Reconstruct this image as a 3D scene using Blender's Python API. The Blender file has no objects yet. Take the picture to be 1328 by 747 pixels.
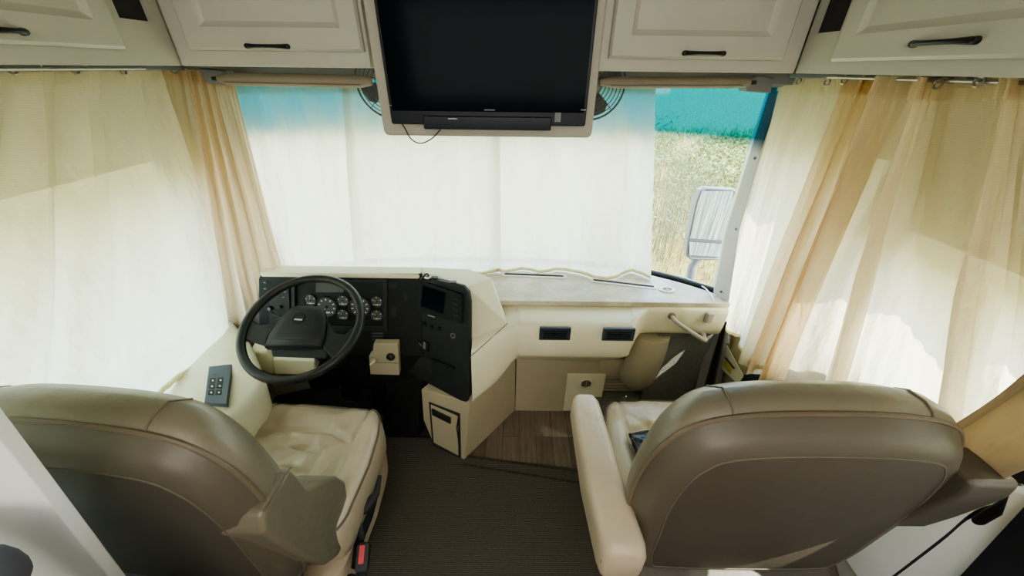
import bpy, bmesh, math, random
from mathutils import Vector, Matrix
from math import sin, cos, pi, radians
random.seed(7)
S = bpy.context.scene
COL = S.collection
V = Vector
# ------------------------------------------------------------------ camera
FPX, CX, CY, H = 475.0, 664.0, 373.5, 1.65
TH, RO = radians(31), radians(0.7)
F = V((0, cos(TH), -sin(TH)))
R0 = V((1, 0, 0)); U0 = V((0, sin(TH), cos(TH)))
R = R0*cos(RO) + U0*sin(RO); U = U0*cos(RO) - R0*sin(RO)
EYE = V((0, 0, H))
cd = bpy.data.cameras.new('camera'); cam = bpy.data.objects.new('camera', cd); COL.objects.link(cam)
cam.matrix_world = Matrix(((R.x, U.x, -F.x, 0), (R.y, U.y, -F.y, 0), (R.z, U.z, -F.z, H), (0, 0, 0, 1)))
cd.sensor_width = 36; cd.lens = 36*FPX/1328; cd.clip_start = 0.01; cd.clip_end = 500
S.camera = cam
def ray(px, py): return F + R*((px-CX)/FPX) - U*((py-CY)/FPX)
def PX(px, py, X): d = ray(px, py); return EYE + d*(X/d.x)
def PY(px, py, Y): d = ray(px, py); return EYE + d*(Y/d.y)
def PZ(px, py, Z): d = ray(px, py); return EYE + d*((Z-H)/d.z)
def PP(px, py, o, n):      # meets the plane through o with normal n
    d = ray(px, py); return EYE + d*((o-EYE).dot(n)/d.dot(n))

# ------------------------------------------------------------------ materials
def nmat(name):
    m = bpy.data.materials.new(name); m.use_nodes = True
    nt = m.node_tree; nt.nodes.clear()
    out = nt.nodes.new('ShaderNodeOutputMaterial')
    return m, nt, out
def coords(nt, scale=(1, 1, 1), obj=True, rot=(0, 0, 0)):
    tc = nt.nodes.new('ShaderNodeNewGeometry') if not obj else nt.nodes.new('ShaderNodeTexCoord')
    mp = nt.nodes.new('ShaderNodeMapping'); mp.inputs['Scale'].default_value = scale; mp.inputs['Rotation'].default_value = rot
    nt.links.new(tc.outputs['Object' if obj else 'Position'], mp.inputs['Vector'])
    return mp.outputs[0]
def noise(nt, vec, scale, detail=4, rough=.55):
    n = nt.nodes.new('ShaderNodeTexNoise'); n.inputs['Scale'].default_value = scale
    n.inputs['Detail'].default_value = detail; n.inputs['Roughness'].default_value = rough
    nt.links.new(vec, n.inputs['Vector']); return n.outputs['Fac']
def ramp(nt, fac, stops):
    r = nt.nodes.new('ShaderNodeValToRGB')
    el = r.color_ramp.elements
    while len(el) < len(stops): el.new(.5)
    for e, (p, c) in zip(el, stops): e.position = p; e.color = (*c, 1)
    nt.links.new(fac, r.inputs[0]); return r.outputs[0]
def pmat(name, col, rough=.5, metal=0, var=.08, nscale=6, bump=0, bscale=60, spec=.5, stretch=(1, 1, 1), coat=0, detail=4):
    m, nt, out = nmat(name)
    b = nt.nodes.new('ShaderNodeBsdfPrincipled'); nt.links.new(b.outputs[0], out.inputs[0])
    vec = coords(nt, stretch)
    f = noise(nt, vec, nscale, detail)
    lo = tuple(max(0, c*(1-var)) for c in col); hi = tuple(min(1, c*(1+var)) for c in col)
    nt.links.new(ramp(nt, f, [(.3, lo), (.7, hi)]), b.inputs['Base Color'])
    b.inputs['Roughness'].default_value = rough; b.inputs['Metallic'].default_value = metal
    b.inputs['Specular IOR Level'].default_value = spec; b.inputs['Coat Weight'].default_value = coat
    if bump:
        bp = nt.nodes.new('ShaderNodeBump'); bp.inputs['Strength'].default_value = bump; bp.inputs['Distance'].default_value = .01
        nt.links.new(noise(nt, vec, bscale, 6), bp.inputs['Height']); nt.links.new(bp.outputs[0], b.inputs['Normal'])
    return m
M = {}
M['cabinet'] = pmat('cabinet_paint', (.46, .445, .375), .45, var=.03)
M['tvframe'] = pmat('mount_panel_paint', (.42, .39, .32), .5, var=.03)
M['handle'] = pmat('dark_bronze', (.018, .018, .022), .38, metal=.4)
M['vent_dark'] = pmat('charcoal_mesh', (.03, .03, .033), .8)
M['tvglass'] = pmat('screen_glass', (.003, .008, .012), .12, spec=.04, var=.3, nscale=2)
M['tvbezel'] = pmat('bezel_plastic', (.008, .012, .018), .35, spec=.3)
M['mark'] = pmat('grey_print', (.35, .36, .38), .5)
M['black'] = pmat('black_plastic', (.024, .027, .027), .5, var=.2, bump=.08, bscale=250, spec=.35)
M['black2'] = pmat('dark_panel', (.014, .017, .017), .6, var=.2, spec=.3)
M['rubber'] = pmat('black_leather_rim', (.017, .019, .017), .42, var=.2, bump=.1, bscale=160)
M['visor'] = pmat('taupe_vinyl', (.26, .215, .165), .7, bump=.1)
M['bracket'] = pmat('grey_plastic', (.19, .195, .20), .5)
M['fan'] = pmat('fan_plastic', (.10, .10, .10), .45)
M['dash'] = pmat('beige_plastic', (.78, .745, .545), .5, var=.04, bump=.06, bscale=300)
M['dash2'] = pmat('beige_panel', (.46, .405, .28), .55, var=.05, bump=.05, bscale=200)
M['leather'] = pmat('beige_leather', (.52, .43, .31), .36, var=.08, nscale=5, bump=.28, bscale=28, coat=.08, detail=6)
M['leather_back'] = pmat('chair_back_shade', (.088, .074, .055), .5, var=.06, nscale=3, bump=.12, bscale=20)  # chair backs and door-side armrest: colour darkened to paint in their shade
M['leather_mid'] = pmat('leather_half_shade', (.20, .174, .125), .38, var=.08, nscale=5, bump=.22, bscale=24, coat=.06, detail=6)  # darker copy of the chair leather, half shade put into the colour
M['shell'] = pmat('chair_band_shade', (.120, .103, .075), .42, var=.06, nscale=3, bump=.12, bscale=20)  # band lighter than the back panel, its shading put into the colour
M['seam'] = pmat('seam_thread', (.14, .12, .09), .7)
M['piping'] = pmat('piping_vinyl', (.16, .125, .085), .45)
M['ring'] = pmat('dull_metal', (.35, .33, .30), .35, metal=.8)
M['white'] = pmat('white_laminate', (.93, .95, .94), .5, var=.02)
M['whitewall'] = pmat('pale_wallboard', (.88, .88, .85), .6, var=.03)
M['ceil'] = pmat('ceiling_vinyl', (.70, .68, .62), .7)
M['wall'] = pmat('wall_vinyl', (.48, .46, .40), .6)
M['grille'] = pmat('grille_plastic', (.72, .70, .62), .45)
M['darkhole'] = pmat('dark_recess', (.03, .03, .028), .8)
M['keypad'] = pmat('slate_plastic', (.035, .048, .065), .5)
M['led'] = pmat('key_print', (.55, .58, .6), .4)
M['red'] = pmat('red_button', (.55, .05, .06), .35)
M['strap'] = pmat('black_webbing', (.012, .013, .018), .75, bump=.2, bscale=200)
M['yellow'] = pmat('yellow_sticker', (.55, .47, .12), .5)
M['greyfab'] = pmat('grey_carpet_wall', (.20, .195, .165), .95, var=.25, nscale=120, bump=.6, bscale=250)
M['darkcarpet'] = pmat('brown_footwell_carpet', (.055, .045, .033), .98, var=.4, nscale=90, bump=.6, bscale=200)
M['greyframe'] = pmat('grey_frame', (.26, .26, .24), .5)
M['pad'] = pmat('slate_cushion', (.08, .08, .10), .8)
M['steel'] = pmat('brushed_steel', (.45, .45, .45), .35, metal=.9)
M['dial'] = pmat('dial_face', (.085, .088, .082), .5)
M['dialwhite'] = pmat('dial_print', (.85, .85, .80), .5)

# marbled laminate shelf
m, nt, out = nmat('marbled_laminate'); b = nt.nodes.new('ShaderNodeBsdfPrincipled'); nt.links.new(b.outputs[0], out.inputs[0])
v = coords(nt, (1, 1.6, 1)); n1 = noise(nt, v, 9, 10, .7)
nt.links.new(ramp(nt, n1, [(.3, (.40, .34, .24)), (.5, (.50, .45, .33)), (.62, (.60, .55, .43))]), b.inputs['Base Color']); b.inputs['Roughness'].default_value = .32
M['shelf'] = m
# ribbed carpet
m, nt, out = nmat('ribbed_carpet'); b = nt.nodes.new('ShaderNodeBsdfPrincipled'); nt.links.new(b.outputs[0], out.inputs[0])
v = coords(nt, (1, 1, 1)); w = nt.nodes.new('ShaderNodeTexWave'); w.bands_direction = 'Y'; w.inputs['Scale'].default_value = 48; w.inputs['Distortion'].default_value = 2.5
w.inputs['Detail'].default_value = 3; w.inputs['Detail Scale'].default_value = 6
nt.links.new(v, w.inputs['Vector']); n1 = noise(nt, v, 160, 4, .7)
mx = nt.nodes.new('ShaderNodeMath'); mx.operation = 'MULTIPLY'; nt.links.new(w.outputs['Fac'], mx.inputs[0]); nt.links.new(n1, mx.inputs[1])
nt.links.new(ramp(nt, mx.outputs[0], [(.05, (.078, .070, .055)), (.5, (.145, .132, .105))]), b.inputs['Base Color']); b.inputs['Roughness'].default_value = .97
b.inputs['Specular IOR Level'].default_value = .1
bp = nt.nodes.new('ShaderNodeBump'); bp.inputs['Strength'].default_value = .7; bp.inputs['Distance'].default_value = .004; nt.links.new(mx.outputs[0], bp.inputs['Height']); nt.links.new(bp.outputs[0], b.inputs['Normal'])
M['carpet'] = m
# wood planks
m, nt, out = nmat('grey_brown_planks'); b = nt.nodes.new('ShaderNodeBsdfPrincipled'); nt.links.new(b.outputs[0], out.inputs[0])
v = coords(nt, (1, 1, 1), rot=(0, 0, pi/2)); br = nt.nodes.new('ShaderNodeTexBrick')
br.inputs['Scale'].default_value = 1; br.inputs['Brick Width'].default_value = .9; br.inputs['Row Height'].default_value = .085; br.inputs['Mortar Size'].default_value = .0012
br.inputs['Color1'].default_value = (.125, .10, .08, 1); br.inputs['Color2'].default_value = (.20, .165, .135, 1); br.inputs['Mortar'].default_value = (.05, .04, .03, 1)
nt.links.new(v, br.inputs['Vector']); v2 = coords(nt, (14, 1.2, 1)); n1 = noise(nt, v2, 5, 8, .65)
mixc = nt.nodes.new('ShaderNodeMix'); mixc.data_type = 'RGBA'; mixc.blend_type = 'MULTIPLY'; mixc.inputs['Factor'].default_value = .85
nt.links.new(br.outputs['Color'], mixc.inputs['A']); nt.links.new(ramp(nt, n1, [(.3, (.65, .62, .6)), (.7, (1.35, 1.3, 1.25))]), mixc.inputs['B'])
nt.links.new(mixc.outputs['Result'], b.inputs['Base Color']); b.inputs['Roughness'].default_value = .45
M['wood'] = m

def curtain_mat(name, col, tcol, transp, weave=420):
    m, nt, out = nmat(name)
    v = coords(nt, (1, 1, 1))
    def wv(d):
        w = nt.nodes.new('ShaderNodeTexWave'); w.bands_direction = d; w.inputs['Scale'].default_value = weave/6.28; w.inputs['Distortion'].default_value = 1.5
        nt.links.new(v, w.inputs['Vector']); return w.outputs['Fac']
    mul = nt.nodes.new('ShaderNodeMath'); mul.operation = 'MULTIPLY'; nt.links.new(wv('Z'), mul.inputs[0]); nt.links.new(noise(nt, v, 220, 3), mul.inputs[1])
    d = nt.nodes.new('ShaderNodeBsdfDiffuse'); d.inputs[0].default_value = (*col, 1)
    t = nt.nodes.new('ShaderNodeBsdfTranslucent'); t.inputs[0].default_value = (*tcol, 1)
    bp = nt.nodes.new('ShaderNodeBump'); bp.inputs['Strength'].default_value = .35; bp.inputs['Distance'].default_value = .004
    nt.links.new(mul.outputs[0], bp.inputs['Height']); nt.links.new(bp.outputs[0], d.inputs['Normal'])
    big = nt.nodes.new('ShaderNodeBump'); big.inputs['Strength'].default_value = .8; big.inputs['Distance'].default_value = .04
    nt.links.new(noise(nt, coords(nt, (1.6, 1.6, .45)), 5, 4), big.inputs['Height']); nt.links.new(big.outputs[0], bp.inputs['Normal'])
    nt.links.new(big.outputs[0], t.inputs['Normal'])
    a = nt.nodes.new('ShaderNodeMixShader'); a.inputs[0].default_value = .62
    nt.links.new(d.outputs[0], a.inputs[1]); nt.links.new(t.outputs[0], a.inputs[2])
    tr = nt.nodes.new('ShaderNodeBsdfTransparent'); tr.inputs[0].default_value = (1, .99, .96, 1)
    mr = nt.nodes.new('ShaderNodeMapRange'); mr.inputs['From Min'].default_value = .1; mr.inputs['From Max'].default_value = .5
    mr.inputs['To Min'].default_value = transp*1.35; mr.inputs['To Max'].default_value = transp*.6; nt.links.new(mul.outputs[0], mr.inputs['Value'])
    x = nt.nodes.new('ShaderNodeMixShader'); nt.links.new(mr.outputs[0], x.inputs[0])
    nt.links.new(a.outputs[0], x.inputs[1]); nt.links.new(tr.outputs[0], x.inputs[2]); nt.links.new(x.outputs[0], out.inputs[0])
    return m
M['sheer'] = curtain_mat('sheer_cream_cloth', (.66, .60, .46), (.86, .82, .66), .13)
M['cream'] = curtain_mat('cream_cloth', (.78, .71, .54), (.90, .84, .66), .08)
M['cream2'] = curtain_mat('cream_cloth_layer_shade', (.78, .67, .49), (.92, .83, .64), .06)  # cream warmed to paint in the dimmer light through doubled cloth
M['peach'] = curtain_mat('fold_shade_cloth', (.66, .52, .34), (.88, .72, .50), .03)  # peach stands for the dimmer, warmer light through overlapped folds
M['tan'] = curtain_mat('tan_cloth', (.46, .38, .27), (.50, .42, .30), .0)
M['hem'] = curtain_mat('yellowed_hem_cloth', (.62, .56, .34), (.78, .72, .46), .0)

# windshield glass: clear below, real blue shade band above
def glass_mat(name, band):
    m, nt, out = nmat(name)
    g = nt.nodes.new('ShaderNodeNewGeometry'); sp = nt.nodes.new('ShaderNodeSeparateXYZ'); nt.links.new(g.outputs['Position'], sp.inputs[0])
    mr = nt.nodes.new('ShaderNodeMapRange'); mr.inputs['From Min'].default_value = 1.375; mr.inputs['From Max'].default_value = 1.43; nt.links.new(sp.outputs['Z'], mr.inputs['Value'])
    col = ramp(nt, mr.outputs[0], [(0, (.95, .98, .95)), (1, (.0, .165, .26) if band else (.93, .96, .93))])
    tr = nt.nodes.new('ShaderNodeBsdfTransparent'); nt.links.new(col, tr.inputs[0])
    gl = nt.nodes.new('ShaderNodeBsdfGlossy'); gl.inputs['Roughness'].default_value = .05
    d = nt.nodes.new('ShaderNodeBsdfDiffuse'); d.inputs[0].default_value = (.7, .7, .66, 1)
    v = coords(nt); f = noise(nt, v, 170, 5, .8)
    dm = nt.nodes.new('ShaderNodeMapRange'); dm.inputs['From Min'].default_value = .5; dm.inputs['From Max'].default_value = .75; dm.inputs['To Max'].default_value = .22
    nt.links.new(f, dm.inputs['Value'])
    a = nt.nodes.new('ShaderNodeMixShader'); a.inputs[0].default_value = .04; nt.links.new(tr.outputs[0], a.inputs[1]); nt.links.new(gl.outputs[0], a.inputs[2])
    x = nt.nodes.new('ShaderNodeMixShader'); nt.links.new(dm.outputs[0], x.inputs[0]); nt.links.new(a.outputs[0], x.inputs[1]); nt.links.new(d.outputs[0], x.inputs[2])
    nt.links.new(x.outputs[0], out.inputs[0]); return m
M['glass'] = glass_mat('windshield_glass', True); M['glass2'] = glass_mat('side_glass', False)

# ------------------------------------------------------------------ mesh builder
class MB:
    def __init__(s): s.v = []; s.f = []
    def add(s, vs, fs):
        o = len(s.v); s.v += [V(p) for p in vs]; s.f += [tuple(i+o for i in f) for f in fs]; return s
    def box(s, lo, hi):
        x0, y0, z0 = lo; x1, y1, z1 = hi
        return s.add([(x0,y0,z0),(x1,y0,z0),(x1,y1,z0),(x0,y1,z0),(x0,y0,z1),(x1,y0,z1),(x1,y1,z1),(x0,y1,z1)],
                     [(3,2,1,0),(4,5,6,7),(0,1,5,4),(1,2,6,5),(2,3,7,6),(3,0,4,7)])
    def prism(s, pts, ext):
        n = len(pts); e = V(ext); pts = [V(p) for p in pts]
        return s.add(pts+[p+e for p in pts], [tuple(range(n))[::-1], tuple(range(n, 2*n))]+[(i, (i+1) % n, n+(i+1) % n, n+i) for i in range(n)])
    def hull(s, pts):
        bm = bmesh.new(); [bm.verts.new(p) for p in pts]; bmesh.ops.convex_hull(bm, input=bm.verts)
        bmesh.ops.dissolve_limit(bm, angle_limit=.01, verts=bm.verts, edges=bm.edges)
        bm.verts.index_update(); vs = [q.co.copy() for q in bm.verts]; fs = [tuple(q.index for q in f.verts) for f in bm.faces]; bm.free()
        return s.add(vs, fs)
    def loft(s, rings, cap0=True, cap1=True, closed=True):
        n = len(rings[0]); vs = [p for r in rings for p in r]; fs = []
        for k in range(len(rings)-1):
            for i in range(n if closed else n-1):
                j = (i+1) % n; fs.append((k*n+i, k*n+j, (k+1)*n+j, (k+1)*n+i))
        if closed and cap0: fs.append(tuple(range(n))[::-1])
        if closed and cap1: fs.append(tuple(range((len(rings)-1)*n, len(rings)*n)))
        return s.add(vs, fs)
    def tube(s, path, r, n=8, closed=False, flat=None):
        path = [V(p) for p in path]; m = len(path); rings = []; up = V((0, 0, 1)); prev = None
        for i, p in enumerate(path):
            if closed: t = path[(i+1) % m]-path[i-1]
            else: t = path[min(i+1, m-1)]-path[max(i-1, 0)]
            t.normalize()
            if prev is None:
                a = t.cross(up)
                if a.length < .1: a = t.cross(V((1, 0, 0)))
            else: a = prev - t*prev.dot(t)
            a.normalize(); prev = a; b_ = t.cross(a)
            rr = r[i] if isinstance(r, (list, tuple)) else r
            rings.append([p+(a*cos(2*pi*k/n)+b_*sin(2*pi*k/n)*(flat or 1))*rr for k in range(n)])
        if closed: rings.append(rings[0]); return s.loft(rings, False, False)
        return s.loft(rings)
    def lathe(s, c, axis, prof, n=32, xdir=None):
        c = V(c); ax = V(axis).normalized(); a = V(xdir) if xdir else ax.orthogonal(); a = (a-ax*a.dot(ax)).normalized(); b_ = ax.cross(a)
        return s.loft([[c+ax*h+(a*cos(2*pi*k/n)+b_*sin(2*pi*k/n))*r for k in range(n)] for r, h in prof])
    def build(s, name, mat, parent=None, bevel=0, seg=2, ang=40, solid=0, sub=0, **tags):
        o_ = V((0, 0, 0)); p = parent
        while p: o_ += p.location; p = p.parent
        me = bpy.data.meshes.new(name); loc = V((0, 0, 0))
        if not parent:
            xs = [q.x for q in s.v]; ys = [q.y for q in s.v]; zs = [q.z for q in s.v]
            loc = V(((min(xs)+max(xs))/2, (min(ys)+max(ys))/2, min(zs))); o_ = loc
        me.from_pydata([tuple(q-o_) for q in s.v], [], s.f); me.validate()
        bm = bmesh.new(); bm.from_mesh(me); bmesh.ops.remove_doubles(bm, verts=bm.verts, dist=1e-6); bmesh.ops.recalc_face_normals(bm, faces=bm.faces); bm.to_mesh(me); bm.free()
        ob = bpy.data.objects.new(name, me); COL.objects.link(ob); ob.location = loc
        if parent: ob.parent = parent
        me.materials.append(M[mat] if isinstance(mat, str) else mat)
        me.shade_smooth(); me.set_sharp_from_angle(angle=radians(ang))
        if solid: q = ob.modifiers.new('s', 'SOLIDIFY'); q.thickness = solid; q.offset = 0
        if bevel:
            q = ob.modifiers.new('b', 'BEVEL'); q.width = bevel; q.segments = seg; q.limit_method = 'ANGLE'; q.angle_limit = radians(30); q.harden_normals = False
            me.set_sharp_from_angle(angle=radians(180))
            w = ob.modifiers.new('w', 'WEIGHTED_NORMAL'); w.keep_sharp = False
        if sub: q = ob.modifiers.new('u', 'SUBSURF'); q.levels = sub; q.render_levels = sub
        for k, val in tags.items(): ob[k] = val
        return ob
def thing(name, label, cat, loc=(0, 0, 0), group=None):
    o = bpy.data.objects.new(name, None); COL.objects.link(o); o.location = loc; o.empty_display_size = .05
    o['label'] = label; o['category'] = cat
    if group: o['group'] = group
    return o
def catmull(P, k=6, closed=False):
    n = len(P); out = []
    rng = range(n) if closed else range(n-1)
    for i in rng:
        p0 = P[i-1] if (closed or i > 0) else P[i]*2-P[i+1]
        p1 = P[i]; p2 = P[(i+1) % n]; p3 = P[(i+2) % n] if (closed or i+2 < n) else p2*2-p1
        for j in range(k):
            t = j/k
            out.append(.5*((2*p1)+(p2-p0)*t+(2*p0-5*p1+4*p2-p3)*t*t+(3*p1-p0-3*p2+p3)*t*t*t))
    if not closed: out.append(P[-1].copy())
    return out
def rrect(w, h, r, n=5):      # rounded rectangle, centred, list of (a,b)
    pts = []
    for cx, cy, a0 in ((w/2-r, h/2-r, 0), (-w/2+r, h/2-r, 90), (-w/2+r, -h/2+r, 180), (w/2-r, -h/2+r, 270)):
        for k in range(n+1): a = radians(a0+90*k/n); pts.append((cx+r*cos(a), cy+r*sin(a)))
    return pts
class Plane2:                 # small local frame for things sitting on a panel
    def __init__(s, o, a, b): s.o = V(o); s.a = V(a).normalized(); b = V(b); s.b = (b-s.a*b.dot(s.a)).normalized(); s.n = s.a.cross(s.b)
    def p(s, x, y, z=0): return s.o+s.a*x+s.b*y+s.n*z
    def slab(s, mb, pts, z0, z1): return mb.prism([s.p(x, y, z0) for x, y in pts], s.n*(z1-z0))
    def uv(s, px, py): q = PP(px, py, s.o, s.n)-s.o; return q.dot(s.a), q.dot(s.b)

# ================================================================== SETTING
XL, XR, YF, YB, ZC = -1.36, 1.14, 1.80, -1.6, 2.12
def struct(mb, name, mat, **k): return mb.build(name, mat, kind='structure', **k)
struct(MB().box((XL-.05, YB, -.06), (XR+.05, YF+.05, 0)), 'floor', 'darkcarpet')
carp = [PZ(500, 590, .01), PZ(602, 592, .01), PZ(760, 610, .01)]
# aisle carpet and plank inset are floor coverings
struct(MB().prism([(-1.18, -1.5, .002), (1.08, -1.5, .002), (1.08, carp[2].y-.02, .002), (carp[2].x+.05, carp[2].y, .002), (carp[1].x, carp[1].y, .002), (-.25, 1.22, .002), (-1.18, 1.22, .002)], (0, 0, .012)), 'trim_1', 'carpet', bevel=.003)
struct(MB().prism([(carp[1].x, carp[1].y, .001), (carp[2].x+.05, carp[2].y, .001), (1.0, carp[2].y-.01, .001), (1.0, 1.43, .001), (-.05, 1.43, .001)], (0, 0, .005)), 'trim_2', 'wood')
for i, (a, b_) in enumerate((((606, 592), (757, 612)), ((600, 602), (757, 627)))):
    p, q = PZ(*a, .016), PZ(*b_, .016); q = p+(q-p)*1.25
    struct(MB().tube([p, q], .005, 8, flat=.7), 'trim_%d' % (i+3), 'darkcarpet')
struct(MB().box((XL-.05, YB, ZC), (XR+.05, YF+.05, ZC+.05)), 'ceiling', 'ceil')
struct(MB().box((XL-.05, YB-.05, 0), (XR+.05, YB, ZC)), 'wall_rear', 'wall')
def pane(name, lo, hi, mat='glass2'):
    g = MB().box(lo, hi); o = struct(g, name, mat); return o
def wall_with_hole(name, X0, X1, hy0, hy1, hz0, hz1):
    mb = MB()
    ye = 1.52; mb.box((X0, YB, 0), (X1, ye, hz0)); mb.box((X0, YB, hz1), (X1, ye, ZC)); mb.box((X0, YB, hz0), (X1, hy0, hz1)); mb.box((X0, hy1, hz0), (X1, ye, hz1))
    struct(mb, name, 'wall')
wall_with_hole('wall_left', XL-.04, XL, .10, 1.46, .66, 1.34)
mb = MB()
for lo, hi in (((XR, YB, 0), (XR+.04, 1.56, .72)), ((XR, .12, .72), (XR+.04, 1.0, .86)), ((XR, YB, 1.42), (XR+.04, 1.56, ZC)), ((XR, YB, .72), (XR+.04, .12, 1.42)), ((XR, .12, 1.27), (XR+.04, 1.0, 1.42)), ((XR, 1.0, .72), (XR+.04, 1.15, 1.42)), ((XR, 1.52, .72), (XR+.04, 1.56, 1.42))): mb.box(lo, hi)
struct(mb, 'wall_right', 'wall')
pane('window_4', (XR+.022, 1.15, .72), (XR+.028, 1.52, 1.42))
pane('window_2', (XL-.028, .10, .66), (XL-.022, 1.46, 1.34))
pane('window_3', (XR+.022, .12, .86), (XR+.028, 1.0, 1.27))
for nm, x0, x1, y0, y1, z0, z1 in (('trim_5', XL-.012, XL+.01, .10, 1.46, .66, 1.34), ('trim_6', XR-.01, XR+.012, .12, 1.0, .86, 1.27)):
    mb = MB(); t = .02
    mb.box((x0, y0-t, z0-t), (x1, y1+t, z0)).box((x0, y0-t, z1), (x1, y1+t, z1+t)).box((x0, y0-t, z0), (x1, y0, z1)).box((x0, y1, z0), (x1, y1+t, z1))
    struct(mb, nm, 'black', bevel=.003)
# curved windshield: follows the nose of the coach, upright
wl = [V((x, y, 0)) for x, y in ((-1.14, 1.58), (-1.05, 1.635), (-.7, 1.74), (-.08, 1.77), (.50, 1.72), (.76, 1.61), (.945, 1.475))]
wl = catmull(wl, 6)
ZW0, ZW1 = .765, 1.70
ws = struct(MB().loft([[p+V((0, -.0, z)) for p in wl] for z in (ZW0, ZW0+.12, 1.2, ZW1)], closed=False), 'window_1', 'glass')
struct(MB().tube([p+V((0, -.015, ZW0+.008)) for p in wl], .013, 8), 'trim_7', 'black')
struct(MB().tube([p+V((0, 0, ZW1-.01)) for p in wl], .014, 8), 'trim_8', 'black')
struct(MB().loft([[p+V((0, d, z)) for p in wl] for z, d in ((-.02, -.05), (ZW0, -.05), (ZW0, .0), (-.02, .0))]+[[p+V((0, -.05, -.02)) for p in wl]], closed=False), 'wall_front', 'darkcarpet')
struct(MB().loft([[V((p.x, min(p.y-.07, 1.50) if k else p.y, z)) for p in wl] for k, z in ((0, 1.60), (1, 1.612), (1, ZC), (0, ZC), (0, 1.60))], closed=False), 'wall_header', 'bracket')
struct(MB().prism([(.945, 1.475, .0), (.955, 1.52, .0), (1.18, 1.60, .0), (1.18, 1.53, .0), (1.10, 1.50, 0)], (0, 0, ZC)), 'wall_corner_right', 'wall')
struct(MB().prism([(-1.14, 1.58, .0), (-1.14, 1.64, .0), (-1.40, 1.56, .0), (-1.36, 1.50, 0)], (0, 0, ZC)), 'wall_corner_left', 'wall')
# right windshield pillar strip with screws
pp = [(PX(1014, 104, .945), PX(1002, 104, .928)), (PX(985, 205, .945), PX(970, 205, .928)), (PX(959, 300, .945), PX(941, 300, .928)), (PX(945, 392, .945), PX(925, 382, .928))]
pil = MB().loft([[a, b_, b_+V((.02, .05, 0)), a+V((.03, .05, 0))] for a, b_ in pp]); pil = struct(pil, 'trim_9', 'cabinet', bevel=.004)
for px, py in ((979, 205), (955, 297), (935, 378)):
    MB().lathe(PX(px, py, .932), (-.6, -.8, 0), [(.006, 0), (.006, .003), (.003, .005)], 12).build('screw', 'bracket', pil)
# door post seal and grey door frame, right of the passenger footwell
struct(MB().prism([PX(937, 418, .97), PX(943, 418, .97), PX(921, 512, .97), PX(914, 512, .97)], (.004, .010, 0)), 'trim_10', 'black2', bevel=.003)
struct(MB().prism([PX(926, 388, .965), PX(943, 390, .99), PX(936, 420, .99), PX(908, 520, .965), PX(898, 520, .955), PX(915, 450, .955)], (.03, .045, 0)), 'trim_11', 'greyframe', bevel=.004)
struct(MB().prism([PX(930, 395, 1.0), PX(948, 402, 1.0), PX(922, 520, 1.0), PX(905, 520, 1.0)], (.03, .0, 0)), 'trim_17', 'greyframe')
struct(MB().box((.97, 1.42, 0), (XR, 1.45, .74)), 'trim_18', 'greyframe')
# left partition beside the camera
# ------------------------------------------------------------------ cabinets
YC = 1.20; ZB = 1.645; CXL, CXR = -.94, .79
def door_mesh(w, h, fr):      # frame door with ogee and raised field; local a,b,n
    prof = [(0, 0), (0, .012), (.006, .018), (.011, .0185), (.052, .0185), (.058, .013), (.066, .009), (.078, .009), (.10, .014), (.106, .0145)]
    rings = []
    for ins, d in prof: rings.append([fr.p(ins, ins, d), fr.p(w-ins, ins, d), fr.p(w-ins, h-ins, d), fr.p(ins, h-ins, d)])
    return MB().loft(rings, True, True)
def bail(fr, x0, x1, y, parent):
    h = MB(); a, b_ = fr.p(x0, y, .020), fr.p(x1, y, .020)
    L = x1-x0
    h.tube([fr.p(x0+L*t, y, .020+.018*sin(pi*min(1, max(0, t)))**.5 if 0 < t < 1 else .020) for t in [i/14 for i in range(15)]],
           [.0042+.0025*(abs(i-7)/7)**3 for i in range(15)], 8)
    for q in (x0, x1): h.lathe(fr.p(q, y, .0185), fr.n, [(.0065, 0), (.0065, .006), (.005, .010), (.002, .011)], 14)
    return h.build('handle', 'handle', parent)
def cabinet(label, base, fr, W, HT, D, door, handle, vent=None):
    t = thing('overhead_cabinet', label, 'cabinet', base, 'white overhead cabinets above the cab')
    mb = MB(); pts = [(0, 0), (W, 0), (W, HT), (0, HT)]
    if vent:
        x0, x1, y0 = vent
        for r in ((0, 0, W, y0), (0, y0, x0, HT), (x1, y0, W, HT)):
            fr.slab(mb, [(r[0], r[1]), (r[2], r[1]), (r[2], r[3]), (r[0], r[3])], -.02, 0)
        fr.slab(mb, pts, -D, -.05)
        fr.slab(mb, [(0, 0), (W, 0), (W, .02), (0, .02)], -.05, -.02)
        vp = MB(); fr.slab(vp, [(x0, y0), (x1, y0), (x1, HT), (x0, HT)], -.03, -.016); vp.build('vent_panel', 'vent_dark', t)
    else: fr.slab(mb, pts, -D, 0)
    mb.build('body', 'cabinet', t, bevel=.004 if not vent else 0)
    x0, x1, y0, y1 = door; f2 = Plane2(fr.p(x0, y0, .0), fr.a, fr.b)
    d = door_mesh(x1-x0, y1-y0, f2).build('door', 'cabinet', t, ang=20)
    bail(f2, handle[0]-x0, handle[1]-x0, handle[2]-y0, d)
    return t
fF = Plane2((CXL+.003, YC, ZB), (1, 0, 0), (0, 0, 1))
def fx(px, py): return fF.uv(px, py)
wL = -.40-CXL
ha = fx(327, 60); hb = fx(378, 61)
cabinet('white overhead cabinet with raised panel door, directly left of the television', (-.67, YC+.2, ZB), fF, wL-.006, ZC-ZB, .42, (fx(249, 62)[0], fx(474, 66)[0], fx(350, 66)[1], .42), (ha[0], hb[0], (ha[1]+hb[1])/2))
fR = Plane2((.22, YC, ZB), (1, 0, 0), (0, 0, 1))
ha = fR.uv(884, 69); hb = fR.uv(933, 70)
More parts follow.
